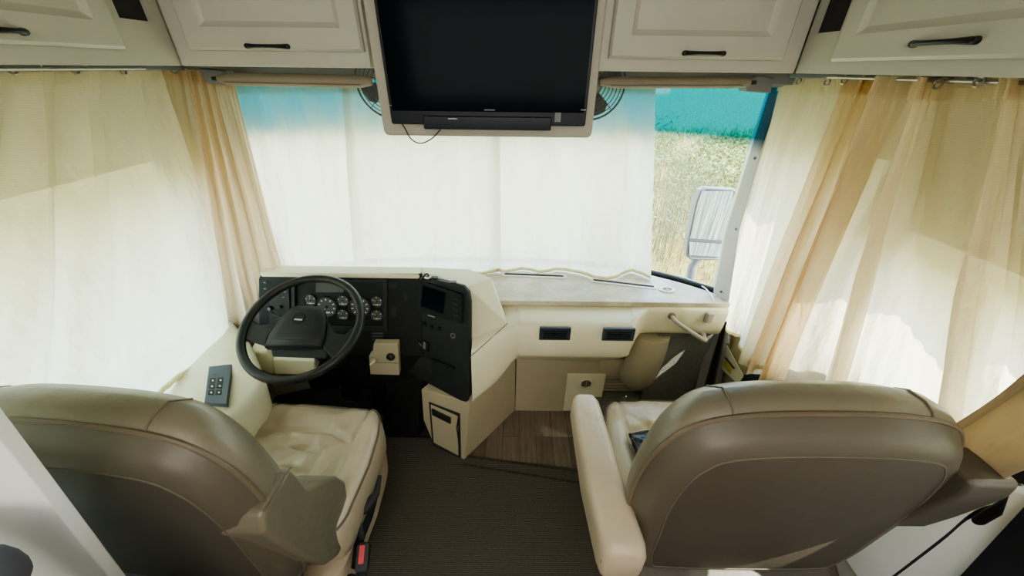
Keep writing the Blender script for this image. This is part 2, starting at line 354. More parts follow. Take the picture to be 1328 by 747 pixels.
cabinet('white overhead cabinet with raised panel door, directly right of the television', (.5, YC+.2, ZB), fR, CXR-.22-.003, ZC-ZB, .42, (fR.uv(788, 76)[0], fR.uv(1012, 78)[0], fR.uv(900, 77)[1], .42), (ha[0], hb[0], (ha[1]+hb[1])/2))
fS = Plane2((CXL, -.3, ZB), (0, 1, 0), (0, 0, 1))        # left side run, faces +X
L = YC+.3
ha, hb = fS.uv(-30, 38), fS.uv(15, 41)
va, vb = fS.uv(155, 23), fS.uv(200, 28)
cabinet('white side cabinet with dark vent above the long left curtain', (-1.08, .45, ZB), Plane2((CXL, -.3, ZB), (0, 1, 0), (0, 0, 1)), L, ZC-ZB, .26, (.55, fS.uv(157, 64)[0], fS.uv(157, 64)[1], .42), (ha[0], hb[0], hb[1]), (va[0], vb[0], va[1]))
fT = Plane2((CXR, YC, ZB), (0, -1, 0), (0, 0, 1))        # right side run, faces -X
ha, hb = fT.uv(1200, 57), fT.uv(1282, 53); va, vb = fT.uv(1053, 44), fT.uv(1090, 39)
cabinet('white side cabinet with dark vent above the bunched right curtains', (.93, .45, ZB), fT, L, ZC-ZB, .34, (fT.uv(1084, 80)[0], .95, fT.uv(1084, 80)[1], .42), (ha[0], hb[0], (ha[1]+hb[1])/2), (va[0], vb[0], va[1]))

# ------------------------------------------------------------------ television on its mounting panel
YT = 1.17
pl = [PY(498, 175, YT), PY(767, 180, YT)]
x0, x1, zb = pl[0].x, pl[1].x, (pl[0].z+pl[1].z)/2
fr = Plane2(((x0+x1)/2, YT, zb), (1, 0, 0), (0, 0, 1)); wT = x1-x0
mp = MB(); fr.slab(mp, [(a, b_+.32) for a, b_ in rrect(wT, .64, .015)], -.05, 0)
mp.build('television_mount_panel', 'tvframe', bevel=.006, label='greige panel behind the television, hanging between the two front cabinets', category='panel')
tv = thing('television', 'black flat television with mounted soundbar, hung under the ceiling in the centre', 'television', (fr.o.x, YT-.03, zb+.05))
fr2 = Plane2((0, YT-.004, 0), (1, 0, 0), (0, 0, 1)); fr3 = Plane2((0, YT-.035, 0), (1, 0, 0), (0, 0, 1))
q0, q1 = fr3.uv(508, 161), fr3.uv(759, 163)
sx0, sx1, sz = q0[0], q1[0], q0[1]
b1 = MB(); fr3.slab(b1, [((sx0+sx1)/2+a, sz+.28+b_) for a, b_ in rrect(sx1-sx0, .56, .006)], -.03, 0); b1.build('bezel', 'tvbezel', tv, bevel=.003)
b1 = MB(); fr3.slab(b1, [(sx0+.008, sz+.035), (sx1-.008, sz+.035), (sx1-.008, sz+.545), (sx0+.008, sz+.545)], 0, .0012); b1.build('screen', 'tvglass', tv)
s0, s1 = fr3.uv(551, 167), fr3.uv(714, 167)
b1 = MB(); fr3.slab(b1, [(s0[0], s0[1]), (s1[0], s0[1]), (s1[0], s0[1]+.035), (s0[0], s0[1]+.035)], -.02, .012); sb = b1.build('soundbar', 'tvbezel', tv, bevel=.003)
b1 = MB()
for a, b_, px, py in ((582, 594, 0, 154),): c = fr3.uv(a, py); d = fr3.uv(b_, py); fr3.slab(b1, [(c[0], c[1]), (d[0], c[1]), (d[0], c[1]+.003), (c[0], c[1]+.003)], .011, .0128)
b1.build('printed_mark', 'mark', sb)
for a, b_, py in ((628, 642, 143), (753, 760, 143), (504, 508, 137)):
    c = fr3.uv(a, py); d = fr3.uv(b_, py); b1 = MB(); fr3.slab(b1, [(c[0], c[1]), (d[0], c[1]), (d[0], c[1]+.002), (c[0], c[1]+.002)], .001, .0022); b1.build('printed_mark', 'mark', tv)
c = fr3.uv(719, 158); b1 = MB(); fr3.slab(b1, [(c[0], c[1]), (c[0]+.017, c[1]), (c[0]+.017, c[1]+.024), (c[0], c[1]+.024)], .0, .003); b1.build('sensor_window', 'bracket', tv)
cb = [PY(x, y, YT-.03) for x, y in ((521, 160), (526, 168), (533, 180), (545, 186), (558, 181), (566, 174), (573, 166))]
MB().tube(catmull(cb, 5), .0018, 6).build('power_cable', 'black', label='thin black cable looping below the bottom left of the television', category='cable')

# ------------------------------------------------------------------ sun visors and fans
def visor(label, p, q, r, br, side):
    t = thing('sun_visor', label, 'sun visor', (p+q)/2, 'rolled sun visors under the front cabinets')
    P = [p.lerp(q, i/16) for i in range(17)]
    rr = [r*(.55 if i in (0, 16) else .9 if i in (1, 15) else 1) for i in range(17)]
    mb = MB(); mb.tube(P, rr, 14, flat=.8); mb.build('roller', 'visor', t)
    sm = MB(); sm.tube([a+V((0, -r*.93, -r*.35)) for a in P[1:16]], .0016, 6); sm.build('seam', 'seam', t)
    b = MB(); b.hull(br); b.build('bracket', 'bracket', t, bevel=.004)
    end = p if side > 0 else q
    MB().tube([end+V((-.02*side, 0, 0)), end+V((.0, 0, 0)), end+V((.03*side, 0, 0))], .006, 8).build('hinge_pin', 'black', t)
YV = 1.34
def brk(pts, Y): return [PY(x, y, Y) for x, y in pts]+[PY(x, y, Y)+V((0, .05, 0)) for x, y in pts]
visor('rolled taupe sun visor left of the television', PY(284, 102, YV), PY(482, 106, YV), .024, brk(((256, 88), (290, 92), (296, 106), (290, 110), (268, 109)), YV), 1)
visor('rolled taupe sun visor right of the television', PY(779, 107, YV), PY(972, 107, YV), .021, brk(((968, 104), (985, 98), (1004, 101), (1000, 121), (968, 119)), YV), -1)
def fan(label, c, r, side):
    t = thing('clip_fan', label, 'fan', c, 'small cage fans behind the television')
    ax = V((.0, -1, -.12)).normalized(); g = MB()
    a = V((1, 0, 0)); b_ = ax.cross(a).normalized()
    for k in range(1, 9):
        rr = r*k/8; h = .016*(1-(k/8)**2)
        g.tube([c+ax*(.012+h)+(a*cos(2*pi*i/36)+b_*sin(2*pi*i/36))*rr for i in range(36)], .0016 if k < 8 else .0035, 6, closed=True)
    for i in range(8):
        an = 2*pi*i/8; d = a*cos(an)+b_*sin(an)
        g.tube([c+ax*(.012+.016*(1-(k/6)**2))+d*r*k/6 for k in range(1, 7)], .0014, 5)
    g.build('cage', 'fan', t)
    MB().lathe(c, ax, [(r*.24, .012), (r*.24, .026), (r*.18, .032), (.002, .034)], 20).build('cage_badge', 'bracket', t)
    bl = MB()
    for i in range(4):
        an = 2*pi*i/4+.4; pts = []
        for s_, rr, w in ((0, .2, .3), (1, .5, .45), (2, .8, .42), (3, .92, .2)):
            pts.append((rr, w))
        ring = [c+ax*(-.004)+(a*cos(an+w)+b_*sin(an+w))*r*rr for rr, w in pts]+[c+ax*.004+(a*cos(an-w)+b_*sin(an-w))*r*rr for rr, w in pts[::-1]]
        bl.prism(ring, ax*.002)
    bl.build('blades', 'fan', t)
    MB().lathe(c, -ax, [(.016, -.004), (.022, .01), (.022, .035), (.012, .045)], 16).build('motor', 'fan', t)
    MB().tube([c+V((0, .04, 0)), c+V((0, .05, .06)), c+V((0, .05, .13))], .006, 8).build('stem', 'fan', t)
fan('round black cage fan half hidden behind the left edge of the television', PY(505, 108, 1.42), .108, -1)
fan('round black cage fan half hidden behind the right edge of the television', PY(768, 110, 1.42), .108, 1)

# ------------------------------------------------------------------ curtains
def curtain(label, cols, top, bot, n, mat, group=None, hem=True, rings=(), rows=26, sag=0, hemw=.03, flare=.35):
    """cols: (top px,py, bottom px,py, fold depth). top/bot: functions turning a pixel into a point on the hanging plane."""
    T = catmull([V(top(c[0], c[1])) for c in cols], 6); B = catmull([V(bot(c[2], c[3])) for c in cols], 6)
    O = [v_.x for v_ in catmull([V((c[4], 0, 0)) for c in cols], 6)]
    n = V(n).normalized(); rowsP = []
    for r in range(rows+1):
        s_ = r/rows; row = []
        for i in range(len(T)):
            p = T[i].lerp(B[i], s_)
            k = .45+.55*min(1, s_*2.2)
            p = p+n*(O[i]*k + sag*sin(pi*s_) + .003*sin(i*1.7+s_*5)+.004*sin(i*.53-s_*7))
            row.append(p)
        rowsP.append(row)
    c = MB().loft(rowsP, closed=False).build('curtain', mat, label=label, category='curtain')
    if group: c['group'] = group
    if hem:
        k = len(T); a = rowsP[-1]; up = [a[i]+(rowsP[-3][i]-a[i]).normalized()*hemw+n*.003 for i in range(k)]
        MB().loft([[q+n*.003 for q in up], [q+n*.004-V((0, 0, .001)) for q in a], [q-n*.003-V((0, 0, .001)) for q in a], [q-n*.006 for q in up]], closed=False).build('hem', 'hem', c)
    hd = MB().loft([[q+n*.003+V((0, 0, .004)) for q in rowsP[0]], [q+n*.0035 for q in rowsP[1]]], closed=False); hd.build('heading_tape', mat, c)
    for px, py in rings:
        q = V(top(px, py))+n*.012; ax = n
        ri = MB(); a = ax.orthogonal().normalized(); b_ = ax.cross(a)
        ri.tube([q+(a*cos(2*pi*i/20)+b_*sin(2*pi*i/20))*.0085 for i in range(20)], .0022, 6, closed=True)
        ri.tube([q+V((0, 0, .008)), q+V((0, 0, .016))-n*.004, q+V((0, 0, .034))-n*.01], .0016, 6)
        ri.build('eyelet_hook', 'ring', c)
    return c
def onX(X): return lambda x, y: PX(x, y, X)
def onY(Y): return lambda x, y: PY(x, y, Y)
# left: gathered curtain with peach-coloured fold shade in the corner (behind), then the big cream side panel
curtain('gathered curtain with its fold shade coloured peach, hanging in the left windshield corner',
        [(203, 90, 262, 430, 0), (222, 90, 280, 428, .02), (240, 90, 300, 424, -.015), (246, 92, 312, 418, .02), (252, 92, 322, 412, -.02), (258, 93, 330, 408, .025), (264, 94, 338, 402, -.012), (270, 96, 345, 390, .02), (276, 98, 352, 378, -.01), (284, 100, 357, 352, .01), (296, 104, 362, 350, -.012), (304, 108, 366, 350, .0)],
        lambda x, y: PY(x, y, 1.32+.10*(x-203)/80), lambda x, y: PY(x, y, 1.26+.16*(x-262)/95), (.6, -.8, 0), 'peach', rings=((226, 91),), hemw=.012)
bl = lambda x, y: PX(x, y, -1.24)
curtain('large cream curtain covering the whole left side window',
        [(-330, 60, -900, 1100, 0), (-200, 68, -500, 1000, .03), (-90, 76, -260, 860, -.02), (-30, 80, -150, 780, .02), (15, 86, -60, 700, -.012), (45, 86, 20, 640, .03), (75, 87, 70, 600, -.015), (105, 87, 115, 569, .028), (135, 88, 160, 540, -.006), (165, 88, 200, 514, .012), (190, 89, 240, 487, -.004), (207, 90, 298, 446, .012)],
        onX(-1.08), bl, (1, 0, 0), 'cream', rings=((8, 90), (91, 91), (154, 92)), sag=.02, hemw=.025)
# three sheer panels over the windshield
gw = 'sheer curtain panels drawn over the windshield'
def onW(x, y, top):
    d = ray(x, y); best = None
    for i in range(len(wl)-1):
        a, b_ = wl[i], wl[i+1]; a2 = a-V((0, .05, 0)); e = b_-a
        det = d.x*(-e.y)+e.x*d.y
        if abs(det) < 1e-9: continue
        t = (a2.x*(-e.y)+e.x*a2.y)/det; u = (d.x*a2.y-d.y*a2.x)/det
        lo_, hi_ = (-9 if i == 0 else -.02), (9 if i == len(wl)-2 else 1.02)
        if lo_ <= u <= hi_ and t > 0 and best is None: best = EYE+d*t
    return best
def wt(x, y): return onW(x, y, 1)
def sheer(label, x0, x1, b0, b1, ytop, ybot, nf, amp=.012, yb=None, group=gw, s=0):
    cols = []
    for i in range(nf+1):
        t = i/nf; cols.append((x0+(x1-x0)*t, ytop, b0+(b1-b0)*t, yb(t) if yb else ybot, amp*(1 if i % 2 else -1)*(.6+.8*random.random())+s))
    return curtain(label, cols, wt, lambda x, y: PZ(x, y, .783), (0, -1, 0), 'sheer', group, hemw=.016)
sheer('sheer windshield curtain panel on the left, above the steering wheel', 292, 456, 352, 474, 110, 356, 7, s=.0)
sheer('sheer windshield curtain panel in the middle, below the television', 444, 648, 462, 650, 110, 0, 8, yb=lambda t: 362-12*t, s=.022)
sheer('sheer windshield curtain panel on the right, wavy hem resting on the shelf', 634, 850, 634, 843, 110, 0, 9, yb=lambda t: 351+(0 if t < .55 else 12*sin((t-.55)/.3*pi)*1 if t < .85 else 8*(t-.85)/.15), s=.0)
# right side
curtain('narrow white curtain panel beside the windshield pillar on the right',
        [(1010, 102, 936, 420, .0), (1030, 102, 950, 432, .014), (1048, 102, 958, 440, -.012), (1064, 102, 964, 452, .016), (1082, 102, 972, 466, -.01), (1100, 102, 985, 476, .01), (1120, 102, 1000, 482, -.006)],
        onX(.94), onX(.99), (-1, -.2, 0), 'cream', rings=((1040, 106), (1077, 107)), hemw=.016)
curtain('curtain bunched in tight folds, their shade coloured peach, right of the white panel',
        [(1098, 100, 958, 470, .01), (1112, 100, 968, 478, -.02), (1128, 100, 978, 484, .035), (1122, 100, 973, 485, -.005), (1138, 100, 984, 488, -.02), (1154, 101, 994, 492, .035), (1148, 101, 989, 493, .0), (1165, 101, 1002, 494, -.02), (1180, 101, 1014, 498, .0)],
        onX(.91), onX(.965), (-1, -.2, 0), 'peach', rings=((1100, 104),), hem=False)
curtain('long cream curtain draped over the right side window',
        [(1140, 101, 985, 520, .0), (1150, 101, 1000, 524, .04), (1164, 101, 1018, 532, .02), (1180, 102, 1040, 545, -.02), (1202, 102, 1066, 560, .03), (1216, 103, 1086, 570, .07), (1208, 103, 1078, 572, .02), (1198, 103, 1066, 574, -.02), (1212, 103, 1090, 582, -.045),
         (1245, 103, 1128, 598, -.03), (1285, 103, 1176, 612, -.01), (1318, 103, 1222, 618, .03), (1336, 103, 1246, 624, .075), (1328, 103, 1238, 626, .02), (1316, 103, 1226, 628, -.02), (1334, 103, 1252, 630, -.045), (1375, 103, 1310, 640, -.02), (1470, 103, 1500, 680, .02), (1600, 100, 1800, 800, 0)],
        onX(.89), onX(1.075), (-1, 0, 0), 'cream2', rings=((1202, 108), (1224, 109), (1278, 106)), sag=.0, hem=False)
# folded-over top flap of that curtain is its own small layer; lower tan curtain behind the seat
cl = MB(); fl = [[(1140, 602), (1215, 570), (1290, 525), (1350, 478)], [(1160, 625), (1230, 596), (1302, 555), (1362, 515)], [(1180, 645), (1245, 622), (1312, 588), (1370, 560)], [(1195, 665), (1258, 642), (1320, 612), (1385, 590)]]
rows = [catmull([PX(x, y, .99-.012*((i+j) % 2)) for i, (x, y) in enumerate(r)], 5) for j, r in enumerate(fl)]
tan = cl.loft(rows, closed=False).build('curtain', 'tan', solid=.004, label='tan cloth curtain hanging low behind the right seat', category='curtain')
MB().tube([p+V((-.004, 0, 0)) for p in rows[0]], .007, 8).build('rolled_edge', 'tan', tan)
# rails
for side, X, a in ((-1, -1.075, 'left'), (1, .915, 'right')):
    t = thing('curtain_rail', 'thin metal curtain rail under the %s side cabinet' % a, 'curtain rail', (X, .6, 1.62))
    MB().box((X-.012, -.3, 1.632), (X+.012, 1.40, 1.645)).build('track', 'bracket', t, bevel=.002)
    MB().tube([(X-side*.03, -.3, 1.637), (X-side*.03, 1.2, 1.637)], .0035, 8).build('rod', 'ring', t)

# ------------------------------------------------------------------ passenger dashboard
dash = thing('dashboard', 'beige moulded dashboard in front of the passenger seat', 'dashboard', (.4, 1.4, 0))
secs = [(-.165, (1.40, .70), (1.165, .645), (1.14, .62), (1.105, .42), (1.115, .395), (1.35, .38)),
        (-.06, (1.40, .735), (1.215, .70), (1.19, .67), (1.165, .485), (1.18, .46), (1.40, .375)),
        (.02, (1.40, .748), (1.25, .728), (1.218, .695), (1.215, .57), (1.235, .54), (1.41, .38)),
        (.08, (1.40, .75), (1.255, .735), (1.22, .70), (1.22, .575), (1.245, .545), (1.41, .38)),
        (.47, (1.40, .75), (1.255, .735), (1.22, .70), (1.22, .575), (1.245, .545), (1.41, .38)),
        (.525, (1.40, .75), (1.28, .743), (1.25, .715), (1.25, .585), (1.27, .555), (1.41, .42)),
        (.575, (1.40, .75), (1.325, .75), (1.305, .735), (1.315, .615), (1.335, .59), (1.42, .50)),
        (.64, (1.40, .75), (1.345, .752), (1.33, .74), (1.34, .63), (1.355, .60), (1.43, .55)),
        (.955, (1.40, .75), (1.345, .752), (1.33, .74), (1.335, .63), (1.35, .60), (1.43, .55))]
ringsP = []
for sct in secs:
    x = sct[0]; P = [V((x, y, z)) for y, z in sct[1:]]
    # round the front corners
    a = [P[0]]
    for i in (1, 2, 3, 4):
        p0, p1, p2 = P[i-1] if i > 1 else P[0], P[i], P[i+1]
        for t in (.75, 1) if i in (1, 3) else (1, 1.25):
            pass
        k_ = .10 if i == 1 else .2; a += [p1.lerp(p0, k_), p1*(1-k_*1.4)+(p0+p2)*k_*.7, p1.lerp(p2, k_)]
    a.append(P[5]); ringsP.append(a)
dense = []
for i in range(len(ringsP)-1):
    for k in range(4): dense.append([None]*len(ringsP[0]))
cols_ = [catmull([r[j] for r in ringsP], 4) for j in range(len(ringsP[0]))]
ringsP = [[c[k] for c in cols_] for k in range(len(cols_[0]))]
MB().loft(ringsP).build('moulding', 'dash', dash, ang=60)
# lower panel and bolster
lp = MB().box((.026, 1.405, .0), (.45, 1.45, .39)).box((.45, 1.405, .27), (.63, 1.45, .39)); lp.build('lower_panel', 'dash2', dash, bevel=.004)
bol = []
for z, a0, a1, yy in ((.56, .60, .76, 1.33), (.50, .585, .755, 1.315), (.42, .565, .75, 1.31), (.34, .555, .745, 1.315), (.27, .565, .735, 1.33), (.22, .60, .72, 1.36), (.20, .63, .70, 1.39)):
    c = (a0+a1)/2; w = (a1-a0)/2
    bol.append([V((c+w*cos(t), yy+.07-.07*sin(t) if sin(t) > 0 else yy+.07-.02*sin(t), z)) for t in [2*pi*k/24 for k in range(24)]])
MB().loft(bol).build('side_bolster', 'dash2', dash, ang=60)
for a, b_, c, d in ((700, 739, 425, 441), (783, 821, 426, 442)):
    Yv = 1.216; p, q = PY(a, c, Yv), PY(b_, d, Yv); f2 = Plane2((p.x, Yv, q.z), (1, 0, 0), (0, 0, 1)); w, h = q.x-p.x, p.z-q.z
    mb = MB(); f2.slab(mb, [(0, 0), (w, 0), (w, h), (0, h)], -.01, .003)
    v_ = mb.build('air_vent', 'keypad', dash, bevel=.002)
    mb = MB()
    for k in range(4): f2.slab(mb, [(w*.12, h*(.18+.18*k)), (w*.88, h*(.18+.18*k)), (w*.88, h*(.26+.18*k)), (w*.12, h*(.26+.18*k))], .002, .006)
    f2.slab(mb, [(w*.44, h*.44), (w*.56, h*.44), (w*.56, h*.62), (w*.44, h*.62)], .003, .009); mb.build('louvre', 'black2', v_)
# grille plate with two round vents
Yp = 1.403; p = PY(736, 484, Yp); q = PY(776, 536, Yp)
gp = MB().box((p.x, Yp-.006, .02), (q.x, Yp+.002, p.z)).build('vent_plate', 'dash', dash, bevel=.002)
for px, py in ((760, 497), (752, 521)):
    c = PY(px, py, Yp-.007); r = .044 if px == 760 else .040; MB().lathe(c, (0, -1, 0), [(r, 0), (r, .004), (r*.8, .007), (r*.62, .007), (r*.60, .002)], 32).build('round_vent', 'dash', gp)
    g = MB()
    for k in (-2, 0, 2):
        h = math.sqrt(max(.0001, (r*.6)**2-(k*r*.17)**2)); g.box((c.x-h, c.y-.008, c.z+k*r*.17-.001), (c.x+h, c.y-.005, c.z+k*r*.17+.001))
    g.box((c.x-.0012, c.y-.0085, c.z-r*.6), (c.x+.0012, c.y-.005, c.z+r*.6)); g.build('vent_slats', 'dash2', gp)
    MB().lathe(c, (0, -1, 0), [(r*.61, .0025), (r*.61, .003)], 24).build('vent_throat', 'darkhole', gp)
# footwell structure beyond the panel
struct(MB().box((.45, 1.27, 0), (.98, 1.44, .13)), 'trim_12', 'greyfab', bevel=.006)
rb = MB().box((.45, 1.44, .13), (.98, 1.47, .30))
for k in range(5): rb.box((.45, 1.425, .15+k*.022), (.76, 1.44, .162+k*.022))
struct(rb, 'trim_13', 'dash2')
struct(MB().box((.70, 1.385, .13), (.965, 1.40, .62)), 'trim_14', 'greyfab')
# marbled shelf
zs = .775
fl_ = [PZ(560, 390, zs), PZ(648, 390, zs), PZ(800, 391, zs), PZ(928, 392, zs)]
yf = fl_[1].y
outl = [V((-.40, yf+.16, zs)), V((-.15, yf+.1, zs)), V((-.08, yf, zs)), V((.2, yf, zs)), V((.96, yf, zs)), V((.965, 1.40, zs)), V((.94, 1.42, zs))]+[V((p.x, p.y-.052, zs)) for p in wl[::-1] if -1.2 < p.x < .92]+[V((-1.18, 1.40, zs))]
sh = MB().prism(outl, (0, 0, -.024)).build('windshield_shelf', 'shelf', bevel=.004, label='marbled beige laminate shelf running below the windshield', category='shelf')
def stadium(p, q, w, n=8):
    d = (q-p).normalized(); s_ = V((-d.y, d.x, 0)); out = []
    for c, a0 in ((q, -90), (p, 90)):
        for k in range(n+1): a = radians(a0+180*k/n); out.append(c+(d*cos(a)+s_*sin(a))*w)
    return out
for (a, b_) in (((575, 354), (628, 354)), ((656, 355), (729, 358)), ((772, 363), (846, 371.5))):
    p, q = PZ(*a, zs+.003), PZ(*b_, zs+.003)
    d = MB(); o_, i_ = stadium(p, q, .023), stadium(p, q, .0095); up = V((0, 0, .004)); d.loft([[x-up for x in o_], o_, [x+up*.5 for x in [a_*.5+b2*.5 for a_, b2 in zip(o_, i_)]], i_, [x-up for x in i_]], False, False)
    t = d.build('defroster_vent', 'grille', label={575: 'short defroster slot on the shelf beside the instrument hood', 656: 'long straight defroster slot in the middle of the shelf', 772: 'slanted defroster slot at the right of the shelf'}[a[0]], category='vent', group='defroster slots in the shelf')
    MB().prism(stadium(p-up*.4, q-up*.4, .0105), (0, 0, .0006)).build('slot_opening', 'darkhole', t)
c = PZ(865, 376, zs+.002); dx = .030
rv = thing('round_air_vent', 'oval white air vent with dark grille at the right end of the shelf', 'vent', c)
e = lambda s_, z: [c+V((dx*s_*1.25*cos(t), dx*s_*sin(t)*.85, z)) for t in [2*pi*k/28 for k in range(28)]]
MB().loft([e(1, -.002), e(1, .003), e(.85, .006), e(.62, .006), e(.60, .001)], True, True).build('rim', 'grille', rv)
MB().loft([e(.60, .0015), e(.60, .003)]).build('grille_opening', 'darkhole', rv)
g = MB()
for k in (-1, 1): g.box((c.x-.02, c.y+k*.006-.0008, c.z+.003), (c.x+.02, c.y+k*.006+.0008, c.z+.006))
g.box((c.x-.001, c.y-.014, c.z+.003), (c.x+.001, c.y+.014, c.z+.0065)); g.build('slats', 'grille', rv)
MB().tube(catmull([PZ(x, y, zs+.004) for x, y in ((878, 356), (895, 363), (912, 372), (922, 382), (926, 390))], 5), .003, 6).build('white_cable', 'white', label='thin white cable curving along the right end of the shelf', category='cable')
# grab handle
ga, gb = PY(872, 411, 1.325), PY(912, 437, 1.32)
gh = thing('grab_handle', 'slanted cream grab handle on the dashboard by the entry door', 'handle', (ga+gb)/2)
o_ = V((0, -.035, 0))
MB().tube(catmull([ga+V((0, .01, 0)), ga+o_*.6, ga.lerp(gb, .12)+o_, ga.lerp(gb, .5)+o_*1.1, ga.lerp(gb, .88)+o_, gb+o_*.6, gb+V((0, .01, 0))], 4), .0095, 12).build('bar', 'cabinet', gh)
for q in (ga, gb): MB().lathe(q+V((0, .012, 0)), (0, -1, 0), [(.017, 0), (.017, .008), (.012, .014)], 18).build('end_cap', 'visor', gh)
# small cream cup at far right of dash
p = PY(920, 410, 1.325)
MB().hull([p+V((x, y, z)) for x in (-.018, .02) for y in (-.012, .01) for z in (-.035, .022)]).build('latch_cover', 'cream' if 0 else 'cabinet', dash, bevel=.01, seg=3)

# ------------------------------------------------------------------ driver instrument pod and centre console
pod = thing('driver_console', 'beige driver console with black instrument face and angled centre stack', 'dashboard', (-.6, 1.35, 0))
FT = PY(440, 353, 1.38); zt = FT.z
TLf, TRf = PY(335, 354, 1.38), PY(545, 355, 1.38); zt = (TLf.z+TRf.z)/2
BLf, BRf = PY(347, 452, 1.27), PY(500, 452, 1.27)
C_ = PZ(606, 373, zt+.0); D_ = PZ(637, 361, zt-.015); G_ = PY(658, 419, 1.25); H_ = PY(609, 463, 1.145); I_ = PY(609, 521, 1.12)
BLc = PY(533, 492, 1.25)
back = 1.44
CSP = Plane2(I_, C_-PY(545, 357, 1.375), C_-I_); NO = CSP.n*(1 if CSP.n.dot(EYE-I_) > 0 else -1)
def beh(px, py, d=.02): return PP(px, py, I_-NO*d, CSP.n)
# beige hood
hood = MB().hull([V((TLf.x, 1.375, zt)), V((TRf.x, 1.375, zt)), V((TLf.x+.01, 1.375, zt-.03)), V((TRf.x, 1.375, zt-.03)), V((TLf.x+.02, back+.0, zt+.004)), V((TRf.x, back, zt+.004)), V((TLf.x+.02, 1.60, .79)), V((TRf.x, 1.60, .79)),
                  ])
hood.build('hood', 'dash', pod, bevel=.01, seg=3)
nrm = (C_-I_)
blk = MB().hull([beh(606, 372), D_, G_, beh(609, 463), V((TRf.x, 1.40, zt)), V((TRf.x, back, zt+.004)), D_+V((-.10, .06, .012)), V((TRf.x, 1.6, .79)), V((-.09, 1.5, .79)), beh(560, 460, .04), V((-.36, 1.4, .5))])
blk.build('upper_housing', 'dash', pod, bevel=.006, seg=3)
low = MB(); I2 = beh(609, 522, .006); J_ = V((.024, 1.40, .40)); f0 = PZ(602, 598, .0); f1 = V((.026, 1.404, 0))
NLW = (I2-PY(546, 505, 1.21)).cross(I2-V((f0.x, f0.y, 0.01)))
lowp = [I2+V((-.0, .002, -.003)), J_, V((f0.x, f0.y, 0.01)), V((f1.x, f1.y, .01)), PY(546, 505, 1.21), PP(563, 578, I2, NLW), PP(549, 545, I2, NLW), V((-.25, 1.42, .40)), V((-.2, 1.42, .01))]
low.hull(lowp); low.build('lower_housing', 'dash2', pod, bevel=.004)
MB().tube([H_+V((.001, -.002, 0)), H_.lerp(G_, .5)+V((.002, -.003, .001)), G_+V((.001, -.002, 0))], .0016, 6).build('housing_seam', 'seam', pod)
# centre stack black plate
TLc = PY(545, 357, 1.375)
o0 = C_; a_ = (BLc-TLc)
cs = CSP
def cq(x, y): return PP(x, y, cs.o, cs.n)
plate = [cq(546, 358), cq(600, 370), cq(607, 378), cq(609, 392), cq(609, 512), cq(605, 522), cq(597, 520), cq(529, 484), cq(528, 470), cq(532, 400)]
plate_o = MB().prism(plate, -cs.n*.022 if cs.n.y > 0 else cs.n*-.022).build('centre_stack', 'black', pod, bevel=.006, seg=3)
sg = -1 if cs.n.y > 0 else 1
def onplate(mb, quad, z0, z1):
    pts = [cq(*q)+cs.n*sg*z0 for q in quad]; return mb.prism(pts, cs.n*sg*(z1-z0))
# outward is the side facing the camera
sg = 1 if cs.n.dot(EYE-cs.o) > 0 else -1
plate_o.data.transform(Matrix.Translation(cs.n*sg*.0))
hu = thing('stereo_head_unit', 'black touchscreen stereo in the top of the centre stack', 'stereo', cq(572, 392))
onplate(MB(), ((547, 363), (601, 381), (601, 419), (543, 403)), .0, .012).build('faceplate', 'black2', hu, bevel=.002)
onplate(MB(), ((551, 369), (580, 379), (577, 406), (548, 396)), .012, .0135).build('display', 'tvglass', hu)
for k in range(5): y = 384+k*7; onplate(MB(), ((590, y), (597, y+2.2), (597, y+5.5), (590, y+3.3)), .012, .016).build('button', 'black', hu, bevel=.001)
onplate(MB(), ((557, 407), (566, 409.7), (566, 411), (557, 408.3)), .012, .0128).build('printed_mark', 'mark', hu)
onplate(MB(), ((532, 432), (557, 444), (556, 456), (531, 444)), .0, .010).build('switch_panel', 'black2', plate_o, bevel=.002)
for a in (((533, 434), (535, 435), (534.5, 442), (532.5, 441)), ((551, 442), (554, 443.5), (553.5, 452), (550.5, 450.5)), ((545, 443), (549, 447), (549, 448.2), (545, 444.2))): onplate(MB(), a, .01, .0112).build('printed_mark', 'bracket', plate_o)
onplate(MB(), ((562, 464), (590, 476), (590, 478.5), (562, 466.5)), .0, .010).build('tray_lip', 'black2', plate_o, bevel=.001)
onplate(MB(), ((533, 456), (560, 467), (560, 482), (533, 470)), .0, .002).build('recess', 'darkhole', plate_o)
for px, py, r in ((551, 420, .010), (560, 424, .010), (570, 426, .010)):
    MB().lathe(cq(px, py), cs.n*sg, [(r, 0), (r, .006), (r*.7, .010), (.001, .011)], 16).build('knob', 'black2', plate_o)
c = cq(588, 435)+cs.n*sg*.001
MB().lathe(c, cs.n*sg, [(.0115, 0), (.0115, .004), (.009, .004), (.009, .001)], 20).build('socket_ring', 'steel', plate_o)
MB().lathe(c, cs.n*sg, [(.009, 0), (.009, .002)], 20).build('socket_hole', 'darkhole', plate_o)
cf = thing('phone_clip', 'small black clip mount sitting on top of the centre stack', 'mount', PZ(575, 361, zt+.01))
MB().hull([PZ(x, y, zt+z) for x, y in ((559, 362), (590, 369), (592, 366), (561, 359)) for z in (.0, .014)]).build('rail', 'black', cf, bevel=.002)
for x, y in ((564, 360), (588, 366)): MB().hull([PZ(x+a, y+b_, zt+.014+z) for a in (-4, 4) for b_ in (-2, 1) for z in (0, .012)]).build('jaw', 'black', cf, bevel=.002)
bs = thing('bunched_cable', 'small bundle of dark and white cable on top of the dashboard corner', 'cable', PZ(551, 361, zt+.005))
